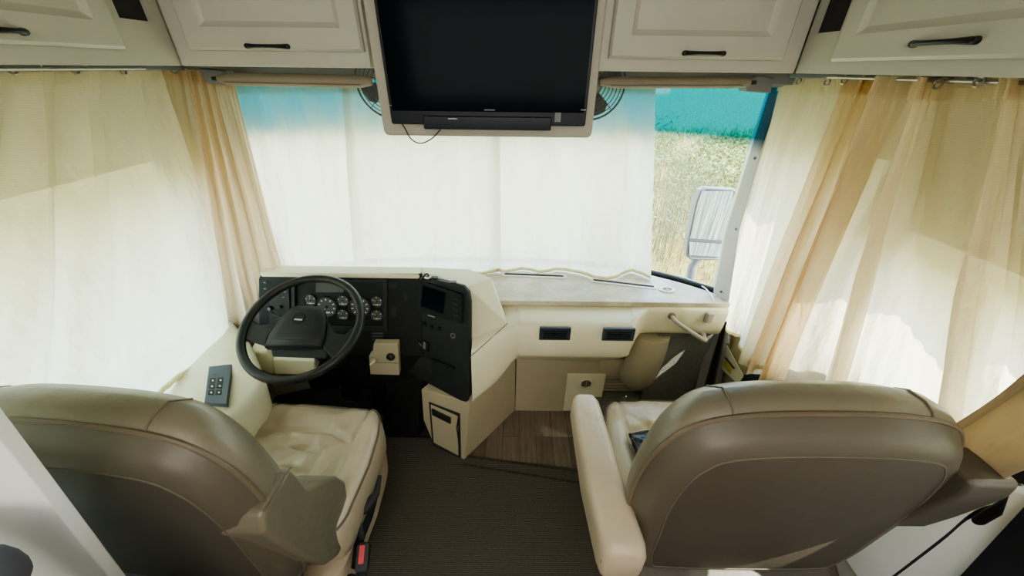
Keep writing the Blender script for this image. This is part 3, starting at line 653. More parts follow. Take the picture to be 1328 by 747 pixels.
MB().tube(catmull([PZ(x, y, zt+.008+z) for x, y, z in ((545, 363, 0), (549, 359, .01), (553, 355, .015), (556, 358, .01), (552, 362, .004), (556, 363, 0), (561, 361, 0))], 4), .0032, 6).build('loop', 'black', bs)
MB().tube(catmull([PZ(x, y, zt+.008+z) for x, y, z in ((551, 360, .01), (555, 361, .014), (558, 359, .008))], 4), .0036, 6).build('plug', 'white', bs)

# instrument face
fi = Plane2(BLf, (1, 0, 0), TLf-BLf)
def iq(x, y): return PP(x, y, fi.o, fi.n)
sgi = 1 if fi.n.dot(EYE-fi.o) > 0 else -1
NI = fi.n*sgi
def onface(mb, quad, z0, z1): return mb.prism([iq(*q)+NI*z0 for q in quad], NI*(z1-z0))
face = onface(MB(), ((345, 353), (546, 355), (548, 462), (440, 462), (345, 448), (336, 440), (335, 362), (338, 355)), -.03, .0).build('instrument_face', 'black2', pod, bevel=.005, seg=3)
bez = MB(); oq = [iq(*q) for q in ((380, 362), (503, 362), (503, 428), (380, 428))]; iq2 = [iq(*q) for q in ((384, 366), (498, 366), (498, 421), (384, 421))]
bez.loft([oq, [q+NI*.012 for q in oq], [q+NI*.012 for q in iq2], iq2], False, False).build('cluster_bezel', 'black', face)
onface(MB(), ((410, 367), (446, 367), (446, 379), (410, 379)), 0, .003).build('warning_light_panel', 'dial', face)
onface(MB(), ((352, 373), (376, 373), (378, 418), (350, 418)), 0, .008).build('switch_block', 'black', face, bevel=.002)
for x, y in ((345, 366), (345, 374), (369, 385), (371, 378)): onface(MB(), ((x-1.5, y-.6), (x+1.5, y-.6), (x+1.5, y+.6), (x-1.5, y+.6)), .0, .0095).build('printed_mark', 'bracket', face)
for x, y, r in ((353, 399, .011), (361, 408, .012), (366, 397, .008)): MB().lathe(iq(x, y)+NI*.004, NI, [(r, 0), (r, .012), (r*.75, .018), (.001, .019)], 18).build('knob', 'black', face)
MB().lathe(iq(353, 399)+NI*.022, NI, [(.006, 0), (.006, .002)], 14).build('knob_cap', 'bracket', face)
def gauge(px, py, rpx, ang, big=False):
    c = iq(px, py); rr = (iq(px+rpx, py)-c).length; ax = NI
    g = MB().lathe(c, ax, [(rr*1.12, 0), (rr*1.12, .008), (rr*1.0, .009), (rr*.97, .003)], 32).build('gauge', 'black', face)
    MB().lathe(c+ax*.003, ax, [(rr*.97, 0), (rr*.97, .0012)], 32).build('dial', 'dial', g)
    t = MB(); a = fi.a; b_ = fi.b
    n = 9 if big else 5
    for k in range(n):
        an = radians(225-270*k/(n-1)); d = a*cos(an)+b_*sin(an); s_ = d.cross(ax)
        w = rr*(.05 if big else .06); t.prism([c+ax*.0045+d*rr*.66-s_*w, c+ax*.0045+d*rr*.66+s_*w, c+ax*.0045+d*rr*.86+s_*w, c+ax*.0045+d*rr*.86-s_*w], ax*.0006)
    t.prism([c+ax*.0045+a*x*rr+b_*y*rr for x, y in ((-.3, -.62), (.3, -.62), (.3, -.48), (-.3, -.48))], ax*.0006)
    t.build('dial_marks', 'dialwhite', g)
    d = a*cos(ang)+b_*sin(ang); s_ = d.cross(ax)
    MB().prism([c+ax*.006-s_*rr*.04-d*rr*.1, c+ax*.006+s_*rr*.04-d*rr*.1, c+ax*.006+d*rr*.75], ax*.0008).build('needle', 'dialwhite', g)
    MB().lathe(c+ax*.005, ax, [(rr*.14, 0), (rr*.14, .003), (.0005, .004)], 14).build('needle_cap', 'black', g)
gauge(424, 398, 13, radians(230), True); gauge(467, 398, 13, radians(225), True)
gauge(445, 390, 7.4, radians(250)); gauge(445, 408, 7.4, radians(130)); gauge(489, 391, 7.4, radians(150)); gauge(489, 409, 7.4, radians(140)); gauge(403, 389, 7.4, radians(90))
for k in range(3): onface(MB(), ((483, 431+k*4), (497, 431+k*4), (497, 433+k*4), (483, 433+k*4)), 0, .003).build('switch_row', 'dial', face)
for q in (((504, 366), (515, 366), (515, 373), (504, 373)), ((506, 398), (514, 398), (514, 410), (506, 410)), ((524, 380), (529, 380), (529, 390), (524, 390))): onface(MB(), q, 0, .004).build('rocker_switch', 'black', face, bevel=.001)
# lower black trim to the floor, knee panel
lk = MB().hull([iq(425, 455), iq(546, 458), iq(425, 455)+V((0, .06, 0)), iq(546, 458)+V((0, .05, 0)), PY(440, 500, 1.30), PY(546, 505, 1.28), PY(440, 500, 1.34), PY(546, 505, 1.34)]); lk.build('knee_panel', 'black2', pod, bevel=.004)
MB().hull([PY(500, 490, 1.29), PY(548, 490, 1.27), PZ(500, 562, .02), PZ(541, 567, .02), V((-.52, 1.42, .02)), V((-.36, 1.42, .02)), V((-.5, 1.42, .5)), V((-.36, 1.42, .5))]).build('tunnel_cover', 'black2', pod, bevel=.006)
# beige knob plate
Yk = 1.225
kp = [PY(x, y, Yk) for x, y in ((484, 446), (516, 446), (518, 487), (480, 486), (478, 462), (483, 458))]
ko = MB().prism(kp, (0, .035, 0)).build('knob_plate', 'dash2', pod, bevel=.005, seg=3)
c = PY(507, 462, Yk); MB().lathe(c, (0, -1, 0), [(.018, 0), (.018, .010), (.012, .012), (.007, .02), (.001, .021)], 20).build('control_knob', 'black', ko)
c = PY(485, 466, Yk-.002); MB().lathe(c, (0, -1, .2), [(.014, 0), (.013, .012), (.009, .013)], 18).build('control_knob', 'dash2', ko)
MB().hull([c+V((x, -.018+y, z)) for x, z in ((-.016, -.010), (.008, .012), (-.010, -.016), (.014, .006)) for y in (-.006, .004)]).build('control_lever', 'dash', ko, bevel=.002)
MB().tube([PY(480, 470, Yk-.001), PY(517, 471, Yk-.001)], .0012, 6).build('plate_seam', 'seam', ko)
# storage pocket door on lower housing
la, lb, lc = PY(546, 506, 1.21), I_, PZ(602, 598, .01)
lf = Plane2(I2, I2-la, I2-lc if 0 else (I2-V((f0.x, f0.y, .01))))
def lq(x, y): return PP(x, y, lf.o, lf.n)
sl = 1 if lf.n.dot(EYE-lf.o) > 0 else -1
def onlow(mb, quad, z0, z1): return mb.prism([lq(*q)+lf.n*sl*z0 for q in quad], lf.n*sl*(z1-z0))
dr = onlow(MB(), ((559, 524), (594, 539), (595, 590), (563, 573)), -.01, .006).build('pocket_door', 'dash2', pod, bevel=.003)
onlow(MB(), ((556.5, 521), (596.5, 536.5), (598, 594), (561, 577)), -.012, .0025).build('pocket_gap', 'darkhole', pod)
onlow(MB(), ((561, 528), (586, 540), (586, 548), (562, 536)), .004, .014).build('pocket_latch', 'black', dr, bevel=.004)
MB().tube([lq(595.5, 541)+lf.n*sl*.007, lq(594, 552)+lf.n*sl*.012, lq(596, 566)+lf.n*sl*.012, lq(597, 588)+lf.n*sl*.007], .0028, 6).build('cord', 'black2', dr)
# ------------------------------------------------------------------ left side console, keypad
sc_ = MB()
so = [PZ(302, 416, .68), PZ(322, 440, .66), PZ(338, 478, .64), PZ(342, 500, .62), PZ(322, 525, .62), PZ(300, 545, .62)]
so = [V((p.x, p.y, p.z)) for p in so]
inner = catmull(so, 4)+[V((inner_x, yy, .62)) for inner_x, yy in ((-1.16, .62), (-1.22, .2))]
rings_ = [[V((XL+.012, p.y, p.z+.015)) for p in inner], [V((min(-1.18, p.x-.06), p.y, p.z+.015)) for p in inner], [V((p.x-.03, p.y, p.z+.008)) for p in inner], [V((p.x-.008, p.y-.0, p.z-.005)) for p in inner], [V((p.x, p.y, p.z-.03)) for p in inner], [V((p.x-.04, p.y+.0, .30)) for p in inner], [V((p.x-.06, p.y, .03)) for p in inner]]
MB().loft(rings_, closed=False).build('side_console', 'dash', ang=50, label='beige side console with armrest ledge under the left window', category='console')
kn = Plane2(PZ(285, 500, .645), PZ(302, 476, .645)-PZ(272, 477, .645), PZ(302, 476, .645)-PZ(294, 526, .645))
def kq(x, y): return PP(x, y, kn.o, kn.n)
sk = 1 if kn.n.z > 0 else -1
kpad = thing('switch_panel', 'slate black mirror switch panel on the left side console', 'control panel', kn.o)
kb = MB(); kb.prism([kq(*q)-kn.n*sk*.01 for q in ((272, 476), (302, 474), (295, 526), (266, 524))], kn.n*sk*.018); kb.build('plate', 'keypad', kpad, bevel=.002)
for x, y in ((281, 485), (277, 495.5), (287, 495), (276, 503), (286, 502.5), (275, 511), (285, 511)):
    b_ = MB().prism([kq(x+a, y+c)+kn.n*sk*.008 for a, c in ((-3.4, -3), (3.8, -3.2), (3.2, 3), (-4, 3))], kn.n*sk*.0012).build('key_recess', 'darkhole' if y > 490 else 'keypad', kpad)
    if y > 490: MB().prism([kq(x+a+.5, y+c+.6)+kn.n*sk*.0095 for a, c in ((-1.1, -1), (1.1, -1), (1, 1), (-1.2, 1))], kn.n*sk*.001).build('key_symbol', 'led', b_)

# ------------------------------------------------------------------ steering wheel
WC = V((-.777, 1.09, .823)); A = radians(64); WR = .211
w1 = V((1, 0, 0)); w2 = V((0, sin(A), cos(A))); wn = w1.cross(w2)
if wn.z < 0: wn = -wn
sw = thing('steering_wheel', 'black four spoke steering wheel with padded hub', 'steering wheel', WC)
def wp(x, y, z=0): return WC+w1*x+w2*y+wn*z
MB().tube([wp(WR*cos(t), WR*sin(t)) for t in [2*pi*k/72 for k in range(72)]], .0155, 14, closed=True).build('rim', 'rubber', sw)
hub = [(-.108, -.095), (.098, -.092), (.10, -.05), (.085, .02), (.06, .065), (.02, .078), (-.04, .078), (-.07, .06), (-.095, .01), (-.108, -.05)]
hub = [(x*.98+.0, y+.004) for x, y in hub]
def shr(k, d): cx0 = sum(x for x, y in hub)/len(hub); cy0 = sum(y for x, y in hub)/len(hub); return [wp(cx0+(x-cx0)*k, cy0+(y-cy0)*k, d) for x, y in hub]
MB().loft([shr(.96, -.035), shr(1, -.02), shr(1, .0), shr(.94, .012), shr(.6, .017)]).build('hub_pad', 'black', sw, ang=60)
MB().lathe(wp(-.012, .018, .0145), wn, [(.026, 0), (.026, .003), (.020, .0042), (.018, .0015)], 28, xdir=w1).build('emblem_ring', 'black2', sw)
MB().prism([wp(-.026, .012, .0175), wp(.004, .010, .0175), wp(.004, .016, .0175), wp(-.026, .018, .0175)], wn*.001).build('emblem_bar', 'led', sw)
MB().tube([wp(-.10, -.062, .012), wp(0, -.066, .0165), wp(.092, -.062, .012)], .0012, 6).build('hub_seam', 'darkhole', sw)
def spoke(pts, z=-.004):
    s_ = MB(); s_.prism([wp(x, y, z-.012) for x, y in pts], wn*.016); return s_.build('spoke', 'black', sw, bevel=.006, seg=3)
spoke(((-.095, .012), (-.11, -.05), (-.105, -.085), (-.155, -.07), (-.196, -.062), (-.206, -.02), (-.196, .02), (-.16, .0)))
spoke(((.085, .02), (.10, -.05), (.10, -.088), (.13, -.115), (.15, -.138), (.19, -.085), (.208, -.03), (.205, .01), (.165, -.035), (.13, -.03)))
MB().hull([wp(x, y, z) for x, y, z in ((-.105, -.06, -.01), (.10, -.06, -.01), (-.09, -.115, -.03), (.115, -.12, -.03), (-.1, -.06, -.05), (.1, -.06, -.05))]).build('lower_spoke_cover', 'black', sw, bevel=.008, seg=3)
col = thing('steering_column', 'beige and black steering column shroud below the steering wheel', 'steering column', WC+V((0, .1, -.2)))
MB().tube([wp(0, -.01, -.03), wp(0, -.02, -.10), V((WC.x+.01, 1.22, .55))], [.045, .05, .05], 16).build('column_tube', 'black2', col)
Yq = 1.155
MB().prism([PY(x, y, Yq) for x, y in ((353, 466), (408, 468), (409, 484), (404, 487), (356, 486))], (0, .12, .03)).build('lower_shroud', 'dash', col, bevel=.008, seg=3)
MB().prism([PY(x, y, Yq+.01) for x, y in ((322, 457), (345, 457), (353, 466), (355, 487), (338, 480), (326, 468))], (0, .1, .03)).build('side_shroud', 'dash', col, bevel=.01, seg=3)
MB().tube([wp(-.03, .02, -.05), wp(-.13, .06, -.04), wp(-.155, .07, -.035)], [.007, .006, .009], 8).build('turn_signal_stalk', 'black', col)
# pedals
pd = thing('accelerator_pedal', 'long grey-black accelerator pedal on the footwell floor', 'pedal', PZ(492, 545, .05))
pa = [PY(484, 497, 1.27), PY(502, 497, 1.27), PZ(498, 536, .08), PZ(480, 536, .08)]
MB().prism(pa, (0, .012, -.008)).build('pad', 'dial', pd, bevel=.004)
MB().prism([PZ(479, 537, .07), PZ(498, 537, .07), PZ(496, 552, .03), PZ(490, 558, .02), PZ(479, 554, .03)], (0, .012, -.008)).build('heel_plate', 'dial', pd, bevel=.004)
rbm = MB()
for k in range(7): t = (k+.8)/8; a_1 = pa[0].lerp(pa[3], t); a_2 = pa[1].lerp(pa[2], t); rbm.tube([a_1.lerp(a_2, .1)+V((0, -.003, .002)), a_1.lerp(a_2, .9)+V((0, -.003, .002))], .0018, 5)
rbm.prism([q+V((0, -.0005, .0005)) for q in pa], (0, -.001, .001)); rbm.build('tread', 'handle', pd)
pb = thing('brake_pedal', 'brake pedal with bright lower edge, left of the accelerator', 'pedal', PY(450, 510, 1.38))
MB().prism([PY(x, y, 1.38) for x, y in ((442, 494), (466, 494), (466, 514), (458, 520), (446, 519), (441, 510))], (0, .015, -.006)).build('pad', 'black', pb, bevel=.004)
MB().tube(catmull([PY(x, y, 1.378) for x, y in ((442, 494), (440, 508), (446, 519), (458, 520.5))], 4), .0028, 6).build('bright_edge', 'steel', pb)
MB().tube([PY(455, 494, 1.395), PY(456, 470, 1.42)], .01, 8).build('arm', 'black', pb)
struct(MB().box((XL+.02, 1.56, 0), (.0, 1.60, .74)), 'trim_15', 'darkcarpet')

# ------------------------------------------------------------------ captain chairs (local frame, faces +Y, origin on the floor under the back)
halfo = [(0, .40), (.17, .405), (.28, .43), (.32, .53), (.33, .66), (.338, .79), (.33, .90), (.305, .98), (.25, 1.045), (.15, 1.073), (0, 1.08)]
def outline(hb):
    P = [V((x, 0, z)) for x, z in hb]+[V((-x, 0, z)) for x, z in hb[-2:0:-1]]
    return catmull(P, 5, True)
def inset(O, d, y, lean=.06):
    n = len(O); out = []
    for i in range(n):
        t = (O[(i+1) % n]-O[i-1]).normalized(); nn = V((-t.z, 0, t.x))      # inward for this winding
        q = O[i]+nn*d; out.append(V((q.x, y-(q.z-.45)*lean, q.z)))
    return out
def scaled(ring, k, y=None):
    c = sum(ring, V((0, 0, 0)))/len(ring); o = [c+(p-c)*k for p in ring]
    if y is not None: o = [V((p.x, p.y+y, p.z)) for p in o]
    return o
def tubering(ring, r, mb=None): return (mb or MB()).tube(ring, r, 8, closed=True)
def seat(label, loc, rz, back_dx, cush_dx):
    t = thing('captain_chair', label, 'seat', (0, 0, 0), 'beige leather captain chairs')
    O = outline(halfo); O = [p+V((back_dx, 0, 0)) for p in O]
    pan = inset(O, .066, .0)
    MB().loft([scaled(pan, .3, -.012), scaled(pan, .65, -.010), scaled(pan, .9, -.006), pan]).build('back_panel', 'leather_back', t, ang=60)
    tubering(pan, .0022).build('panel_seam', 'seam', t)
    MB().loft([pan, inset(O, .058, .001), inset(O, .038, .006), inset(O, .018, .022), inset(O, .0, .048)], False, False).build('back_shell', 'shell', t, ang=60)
    tubering(inset(O, -.002, .05), .0055).build('back_piping', 'piping', t)
    fr_ = inset(O, .05, .185)
    FR = [inset(O, .0, .05), inset(O, -.005, .060), inset(O, -.003, .08), inset(O, .010, .11), inset(O, .034, .14), inset(O, .062, .155), scaled(fr_, .6, -.02), scaled(fr_, .25, -.028)]
    FR = [FR[0]]+[[V((p.x, p.y, p.z+c_*max(0, min(1, (p.z-.88)/.17)))) for p in q_] for q_, c_ in zip(FR[1:], (.006, .016, .028, .034, .034, .01, 0))]
    MB().loft(FR, False, True).build('backrest', 'leather_mid', t, ang=60)
    for sx in (-1, 1):       # gusset seams on top of the cushion
        gp_ = []
        for q_ in FR[:5]:
            b_ = min((p for p in q_ if p.z > .8), key=lambda p: abs(p.x-(back_dx+sx*.20))); gp_.append(b_+V((0, 0, .0015)))
        MB().tube(gp_, .0022, 6).build('gusset_seam', 'piping', t)
    # cushion
    def co(k):
        out = []
        for i in range(96):
            a = 2*pi*i/96; c, s_ = cos(a), sin(a)
            ex = .34 if s_ > 0 else .2
            x = .285*math.copysign(abs(c)**ex if abs(c) > 1e-6 else 0, c); y = .24*math.copysign(abs(s_)**ex if abs(s_) > 1e-6 else 0, s_)
            x *= (1-.10*max(0, y/.24))
            out.append((cush_dx+x*k, .36+y*k))
        return out
    def top(x, y):
        x -= cush_dx; b = .017*math.exp(-((abs(x)-.225)/.045)**2)+.010*math.exp(-((y-.53)/.05)**2)
        g = 0
        if abs(x) < .185:
            for yy in (.24, .32, .40, .475): g -= .012*math.exp(-((y-yy-.05*(x/.2)**2*-1)/.008)**2)
        g -= .010*math.exp(-((abs(x)-.19)/.006)**2)
        wr = .0035*sin(x*60+y*25+2*sin(y*40))*math.exp(-(x/.2)**2)+.0025*sin(x*23-y*70)+.0018*sin(x*110+1.5*sin(y*60))*max(0, 1-abs(x)/.19)
        return .472+b+g+wr
    rg = []
    for k, z in ((.93, .30), (.985, .32), (1.0, .36), (1.0, .42)): rg.append([V((x, y, z)) for x, y in co(k)])
    for k, dz in ((.985, .022), (.965, .010), (.94, .004)): rg.append([V((x, y, top(x, y)-dz)) for x, y in co(k)])
    nk = 34
    for i in range(1, nk): k = .92*(1-i/nk); rg.append([V((x, y, top(x, y))) for x, y in co(k)])
    MB().loft(rg).build('seat_cushion', 'leather', t, ang=70)
    tubering([V((x, y, top(x, y)-.014)) for x, y in co(.985)], .0038).build('cushion_piping', 'seam', t)
    # skirt / base
    sk_ = []
    for z, k in ((.30, .95), (.26, .97), (.19, .95)): sk_.append([V((cush_dx+(x-cush_dx)*k, (y-.36)*k*1.12+.33, z)) for x, y in co(1)])
    MB().loft(sk_).build('seat_skirt', 'leather', t, ang=60)
    pdm = MB().box((cush_dx-.16, .16, .06), (cush_dx+.16, .5, .2)); pdm.build('pedestal', 'black2', t, bevel=.02)
    MB().box((cush_dx-.2, .12, 0.016), (cush_dx+.2, .54, .06)).build('base_plate', 'black2', t, bevel=.008)
    rs = [V((back_dx+(x)*.9, -.02+.02*abs(x)/.3, z)) for x, z in ((-.33, .42), (-.2, .405), (0, .40), (.2, .405), (.33, .42))]
    MB().loft([[p+V((0, y, z)) for p in catmull(rs, 4)] for y, z in ((.10, .03), (.02, .025), (-.015, .0), (-.02, -.06), (-.0, -.16), (.1, -.2))], closed=False).build('rear_skirt', 'leather_back', t, solid=.01, ang=70)
    t.location = loc; t.rotation_euler = (0, 0, rz)
    return t
DS = seat('beige leather captain chair behind the steering wheel', (-.868, .435, 0), radians(-4), 0, .075)
PS = seat('beige leather captain chair on the passenger side with package on it', (.635, .475, 0), 0, 0, .0)
def local(t, P):
    Mi = (Matrix.Translation(t.location) @ Matrix.Rotation(t.rotation_euler.z, 4, 'Z')).inverted(); return [Mi @ V(p) for p in P]
def part(t, mb, name, mat, **k):   # world coords -> child of rotated chair
    mb.v = local(t, mb.v); loc = t.location.copy(); t.location = (0, 0, 0); o = mb.build(name, mat, t, **k); t.location = loc; return o
# driver's inner armrest, swung up against the back
prof = [(340, 666), (376, 607), (383, 612), (400, 633), (418, 624), (438, 617), (449, 624), (452, 645), (449, 695), (440, 722), (425, 733), (400, 727), (365, 707), (343, 692)]
Xa = -.515
mb = MB().prism([PX(x, y, Xa) for x, y in prof], (-.125, .0, .0)); arm = part(DS, mb, 'armrest', 'leather_mid', bevel=.013, seg=4)
sm = MB().tube([PX(x, y, Xa+.001) for x, y in ((342, 664), (352, 650), (362, 632), (370, 616), (377, 606))], .002, 6); part(DS, sm, 'armrest_seam', 'seam')
# passenger's aisle armrest, lowered
rg = []
for y, z0, z1, w in ((.395, .60, .70, .040), (.405, .585, .715, .050), (.43, .575, .725, .054), (.60, .585, .725, .052), (.78, .60, .72, .048), (.85, .605, .718, .046), (.872, .615, .712, .038)):
    c = .238+(.03 if y < .5 else .018*(1-(y-.5))) ; rg.append([V((c+a*w/.05, y, (z0+z1)/2+b_*(z1-z0)/.1)) for a, b_ in rrect(.1, .1, .028, 5)])
part(PS, MB().loft(rg), 'armrest', 'leather', ang=60)
part(PS, MB().tube([V((.238+.03-.05, .41, .66)), V((.268-.045, .405, .605)), V((.268, .402, .595)), V((.268+.045, .405, .605)), V((.318, .41, .66))], .002, 6), 'armrest_seam', 'seam')
part(PS, MB().tube([(.27, .50, .60), (.33, .52, .5), (.37, .54, .42)], .03, 10), 'armrest_bracket', 'black2')
# passenger's door-side armrest, swung up
pr = [(1200, 684), (1225, 640), (1252, 590), (1262, 577), (1280, 590), (1300, 606), (1322, 622), (1328, 630), (1312, 645), (1290, 654), (1240, 672)]
Q = [PX(x, y, 1.005) for x, y in pr]
part(PS, MB().prism(Q, (-.10, 0, 0)), 'armrest', 'leather_back', bevel=.014, seg=4)  # shaded copy of the armrest leather
part(PS, MB().tube([PX(x, y, 1.0055) for x, y in ((1262, 600), (1275, 618), (1284, 626), (1300, 627), (1326, 629))], .0022, 6), 'armrest_seam', 'seam')
# driver's seat bracket and buckle
part(DS, MB().tube([PZ(493, 616, .40), PZ(488, 640, .37), PZ(474, 658, .36), PZ(462, 672, .34), PZ(470, 700, .32)], [.007, .013, .02, .016, .01], 8, flat=.6), 'recline_lever', 'black')
part(DS, MB().tube([PZ(462, 735, .30), PZ(466, 700, .30), PZ(478, 670, .29), PZ(486, 640, .28)], .016, 8), 'seat_slider', 'black2')
bk = thing('seat_belt_buckle', 'black seat belt buckle with red button beside the driver seat', 'buckle', PZ(470, 720, .42))
bo = PZ(471, 722, .42)
f_ = Plane2(bo, V((1, .1, 0)), V((.1, .8, .5)))
b1 = MB(); f_.slab(b1, rrect(.036, .07, .008), -.01, .012); b1.build('housing', 'black', bk, bevel=.003)
b1 = MB(); f_.slab(b1, [(x-.001, y+.008) for x, y in rrect(.016, .046, .003)], .012, .016); b1.build('release_button', 'red', bk, bevel=.001)
MB().tube([f_.p(0, -.03, 0), f_.p(0, -.08, -.02), PZ(455, 747, .25)], .014, 8, flat=.5).build('stalk', 'strap', bk)
# package on the passenger seat
pk = MB(); cpk = [PZ(x, y, .505) for x, y in ((815, 564), (862, 556), (885, 600), (832, 606))]
g = []
for j in range(9):
    row = []
    for i in range(9):
        p = cpk[0].lerp(cpk[1], i/8).lerp(cpk[3].lerp(cpk[2], i/8), j/8); e_ = min(i, 8-i, j, 8-j)/4
        row.append(p+V((0, 0, .018*math.sqrt(e_)+.004*random.uniform(-1, 1))))
    g.append(row)
pkm = pmat('black_film', (.012, .015, .02), .18, var=.4, bump=.9, bscale=22, spec=.7)
M['film'] = pkm
pk.loft(g, closed=False); pk.build('wrapped_package', 'film', solid=.012, ang=180, label='shiny black plastic wrapped package lying on the passenger seat cushion', category='package')

# ------------------------------------------------------------------ right wall: door panel, belt, white board, black post
dp = thing('door_panel', 'beige entry door panel with storage pocket, below the right curtains', 'door panel', (1.06, 1.2, .3))
XD = 1.05
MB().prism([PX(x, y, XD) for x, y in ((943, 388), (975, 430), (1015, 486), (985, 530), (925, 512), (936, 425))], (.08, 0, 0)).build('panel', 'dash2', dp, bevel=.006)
MB().hull([PX(x, y, XD-d) for x, y in ((933, 448), (941, 444), (965, 488), (957, 498), (926, 470)) for d in (0, .035)]).build('pocket', 'dash', dp, bevel=.005)
MB().hull([PX(x, y, XD-d) for x, y in ((936, 431), (945, 430), (946, 446), (935, 444)) for d in (0, .04)]).build('pull_handle', 'dash', dp, bevel=.004)
MB().hull([PX(x, y, XD-.037) for x, y in ((941, 465), (950, 477), (947, 486), (938, 474))]+[PX(941, 465, XD-.034)]).build('warning_sticker', 'yellow', dp)
MB().tube([PX(941, 464, XD-.039), PX(952, 478, XD-.039)], .0035, 6).build('pocket_slot', 'darkhole', dp)
MB().hull([PX(x, y, XD-d) for x, y in ((963, 486), (985, 484), (995, 492), (962, 497)) for d in (0, .03)]).build('latch_recess', 'darkhole', dp)
struct(MB().prism([(XR-.012, .0, .25), (XR-.012, .66, .25), (XR-.012, .66, .92), (XR-.012, .0, .92)], (.012, 0, 0)), 'trim_16', 'whitewall', bevel=.003)
Xp = 1.11
bt = PX(1328, 655, Xp); bb = PX(1243, 747, Xp)
MB().prism([bt+(bt-bb)*.9, bb+(bb-bt)*1.2, bb+(bb-bt)*1.2+V((0, -.16, 0)), bt+(bt-bb)*.9+V((0, -.16, 0))], (.02, 0, 0)).build('black_post', 'strap', bevel=.004, label='black post edge beside the pale wall, behind the right seat', category='post')
sbt = thing('seat_belt', 'black seat belt strap running down the pale wall behind the right seat', 'seat belt', (1.08, .4, .5))
S1 = [PX(1300, 652, 1.085), PX(1262, 664, 1.085), PX(1225, 695, 1.07), PX(1160, 745, 1.04), PX(1120, 775, 1.02)]
S1 = catmull(S1, 5); sbm = MB()
sbm.loft([[p+V((0, 0, .004)) for p in S1], [p+V((0, -.004, -.034+.022*i/len(S1))) for i, p in enumerate(S1)]], closed=False); sbm.build('strap', 'strap', sbt, solid=.002)
MB().hull([PX(x, y, 1.10-d) for x, y in ((1258, 672), (1290, 652), (1310, 640), (1300, 668), (1275, 682), (1262, 680)) for d in (0, .03)]).build('anchor_cover', 'handle', sbt, bevel=.006, seg=3)
MB().hull([PX(x, y, 1.10-d) for x, y in ((1308, 618), (1335, 595), (1350, 620), (1325, 630)) for d in (0, .02)]).build('upper_bracket', 'black2', sbt, bevel=.004)
# left: white partition panel edge close to the viewer, grey cushion below
pe0, pe1 = PY(0, 525, .315), PY(166, 748, .315)
dv = (pe1-pe0)
a0 = pe0-dv*.15; a1 = pe1+dv*1.3
MB().prism([a0, a1, V((-1.2, .315, a1.z)), V((-1.2, .315, a0.z))], (0, -.02, 0)).build('partition_panel', 'white', bevel=.003, label='pale grey partition panel with slanted edge behind the driver seat', category='panel')
cz = PY(-38, 755, .2)
cu = thing('bench_arm', 'dark slate padded bench arm at the bottom left corner beside the partition', 'bench', (cz.x-.04, .17, 0))
MB().box((cz.x-.10, .12, .0), (cz.x+.025, .22, cz.z-.03)).build('side_board', 'pad', cu, bevel=.01)
MB().box((cz.x-.12, .10, cz.z-.05), (cz.x+.035, .24, cz.z+.03)).build('padded_cap', 'pad', cu, bevel=.03, seg=4)

# ------------------------------------------------------------------ outside
m, nt, out = nmat('dry_grass_ground'); b = nt.nodes.new('ShaderNodeBsdfPrincipled'); nt.links.new(b.outputs[0], out.inputs[0])
v = coords(nt); n1 = noise(nt, v, 6, 12, .8)
nt.links.new(ramp(nt, n1, [(.38, (.12, .10, .035)), (.5, (.36, .29, .11)), (.62, (.58, .49, .25))]), b.inputs['Base Color']); b.inputs['Roughness'].default_value = 1
M['ground'] = m
GZ = -1.0
MB().add([(-120, -60, GZ), (120, -60, GZ), (120, 160, GZ), (-120, 160, GZ)], [(0, 1, 2, 3)]).build('ground', 'ground', kind='structure')
M['blade'] = pmat('dry_blades', (.50, .41, .15), .9, var=.35, nscale=3)
M['leaf'] = pmat('olive_leaves', (.17, .20, .05), .8, var=.5, nscale=6)
M['reed'] = pmat('reed_stalks', (.17, .17, .08), .9, var=.5, nscale=5)
gr = MB()
for i in range(5200):
    y = 4.2+random.random()**1.6*16; x = y*random.uniform(.22, .80); h = random.uniform(.15, .5); a = random.uniform(0, 6.28); w = .006+.0012*y
    p = V((x, y, GZ)); d = V((cos(a), sin(a), 0)); tip = p+V((random.uniform(-.12, .12), random.uniform(-.12, .12), h))
    gr.add([p-d*w, p+d*w, tip], [(0, 1, 2)])
gr.build('dry_grass', 'blade', kind='stuff', label='pale dry grass covering the field outside the windshield', category='grass')
def shrub(name, label, c, rad, hgt, n, mat, ls):
    sb_ = MB()
    for i in range(n):
        a = random.uniform(0, 6.28); r_ = rad*random.random()**.5; z = random.random(); r_ *= math.sqrt(max(0, 1-(z*.95)**2))
        p = V((c[0]+r_*cos(a), c[1]+r_*sin(a), GZ+hgt*z)); d = V((random.uniform(-1, 1), random.uniform(-1, 1), random.uniform(-.2, 1))).normalized(); s_ = d.orthogonal().normalized()*ls*.3
        sb_.add([p-d*ls*.5, p+s_, p+d*ls*.5, p-s_], [(0, 1, 2, 3)])
    return sb_.build(name, mat, label=label, category='bush' if name == 'bush' else 'reeds')
shrub('bush', 'olive green bush on the field behind the side mirror', (5.1, 9.2), 1.3, 1.35, 2600, 'leaf', .10)
shrub('bush', 'second low bush farther out, left of the side mirror', (4.6, 12), 1.0, .9, 1200, 'leaf', .10)
rd = MB()
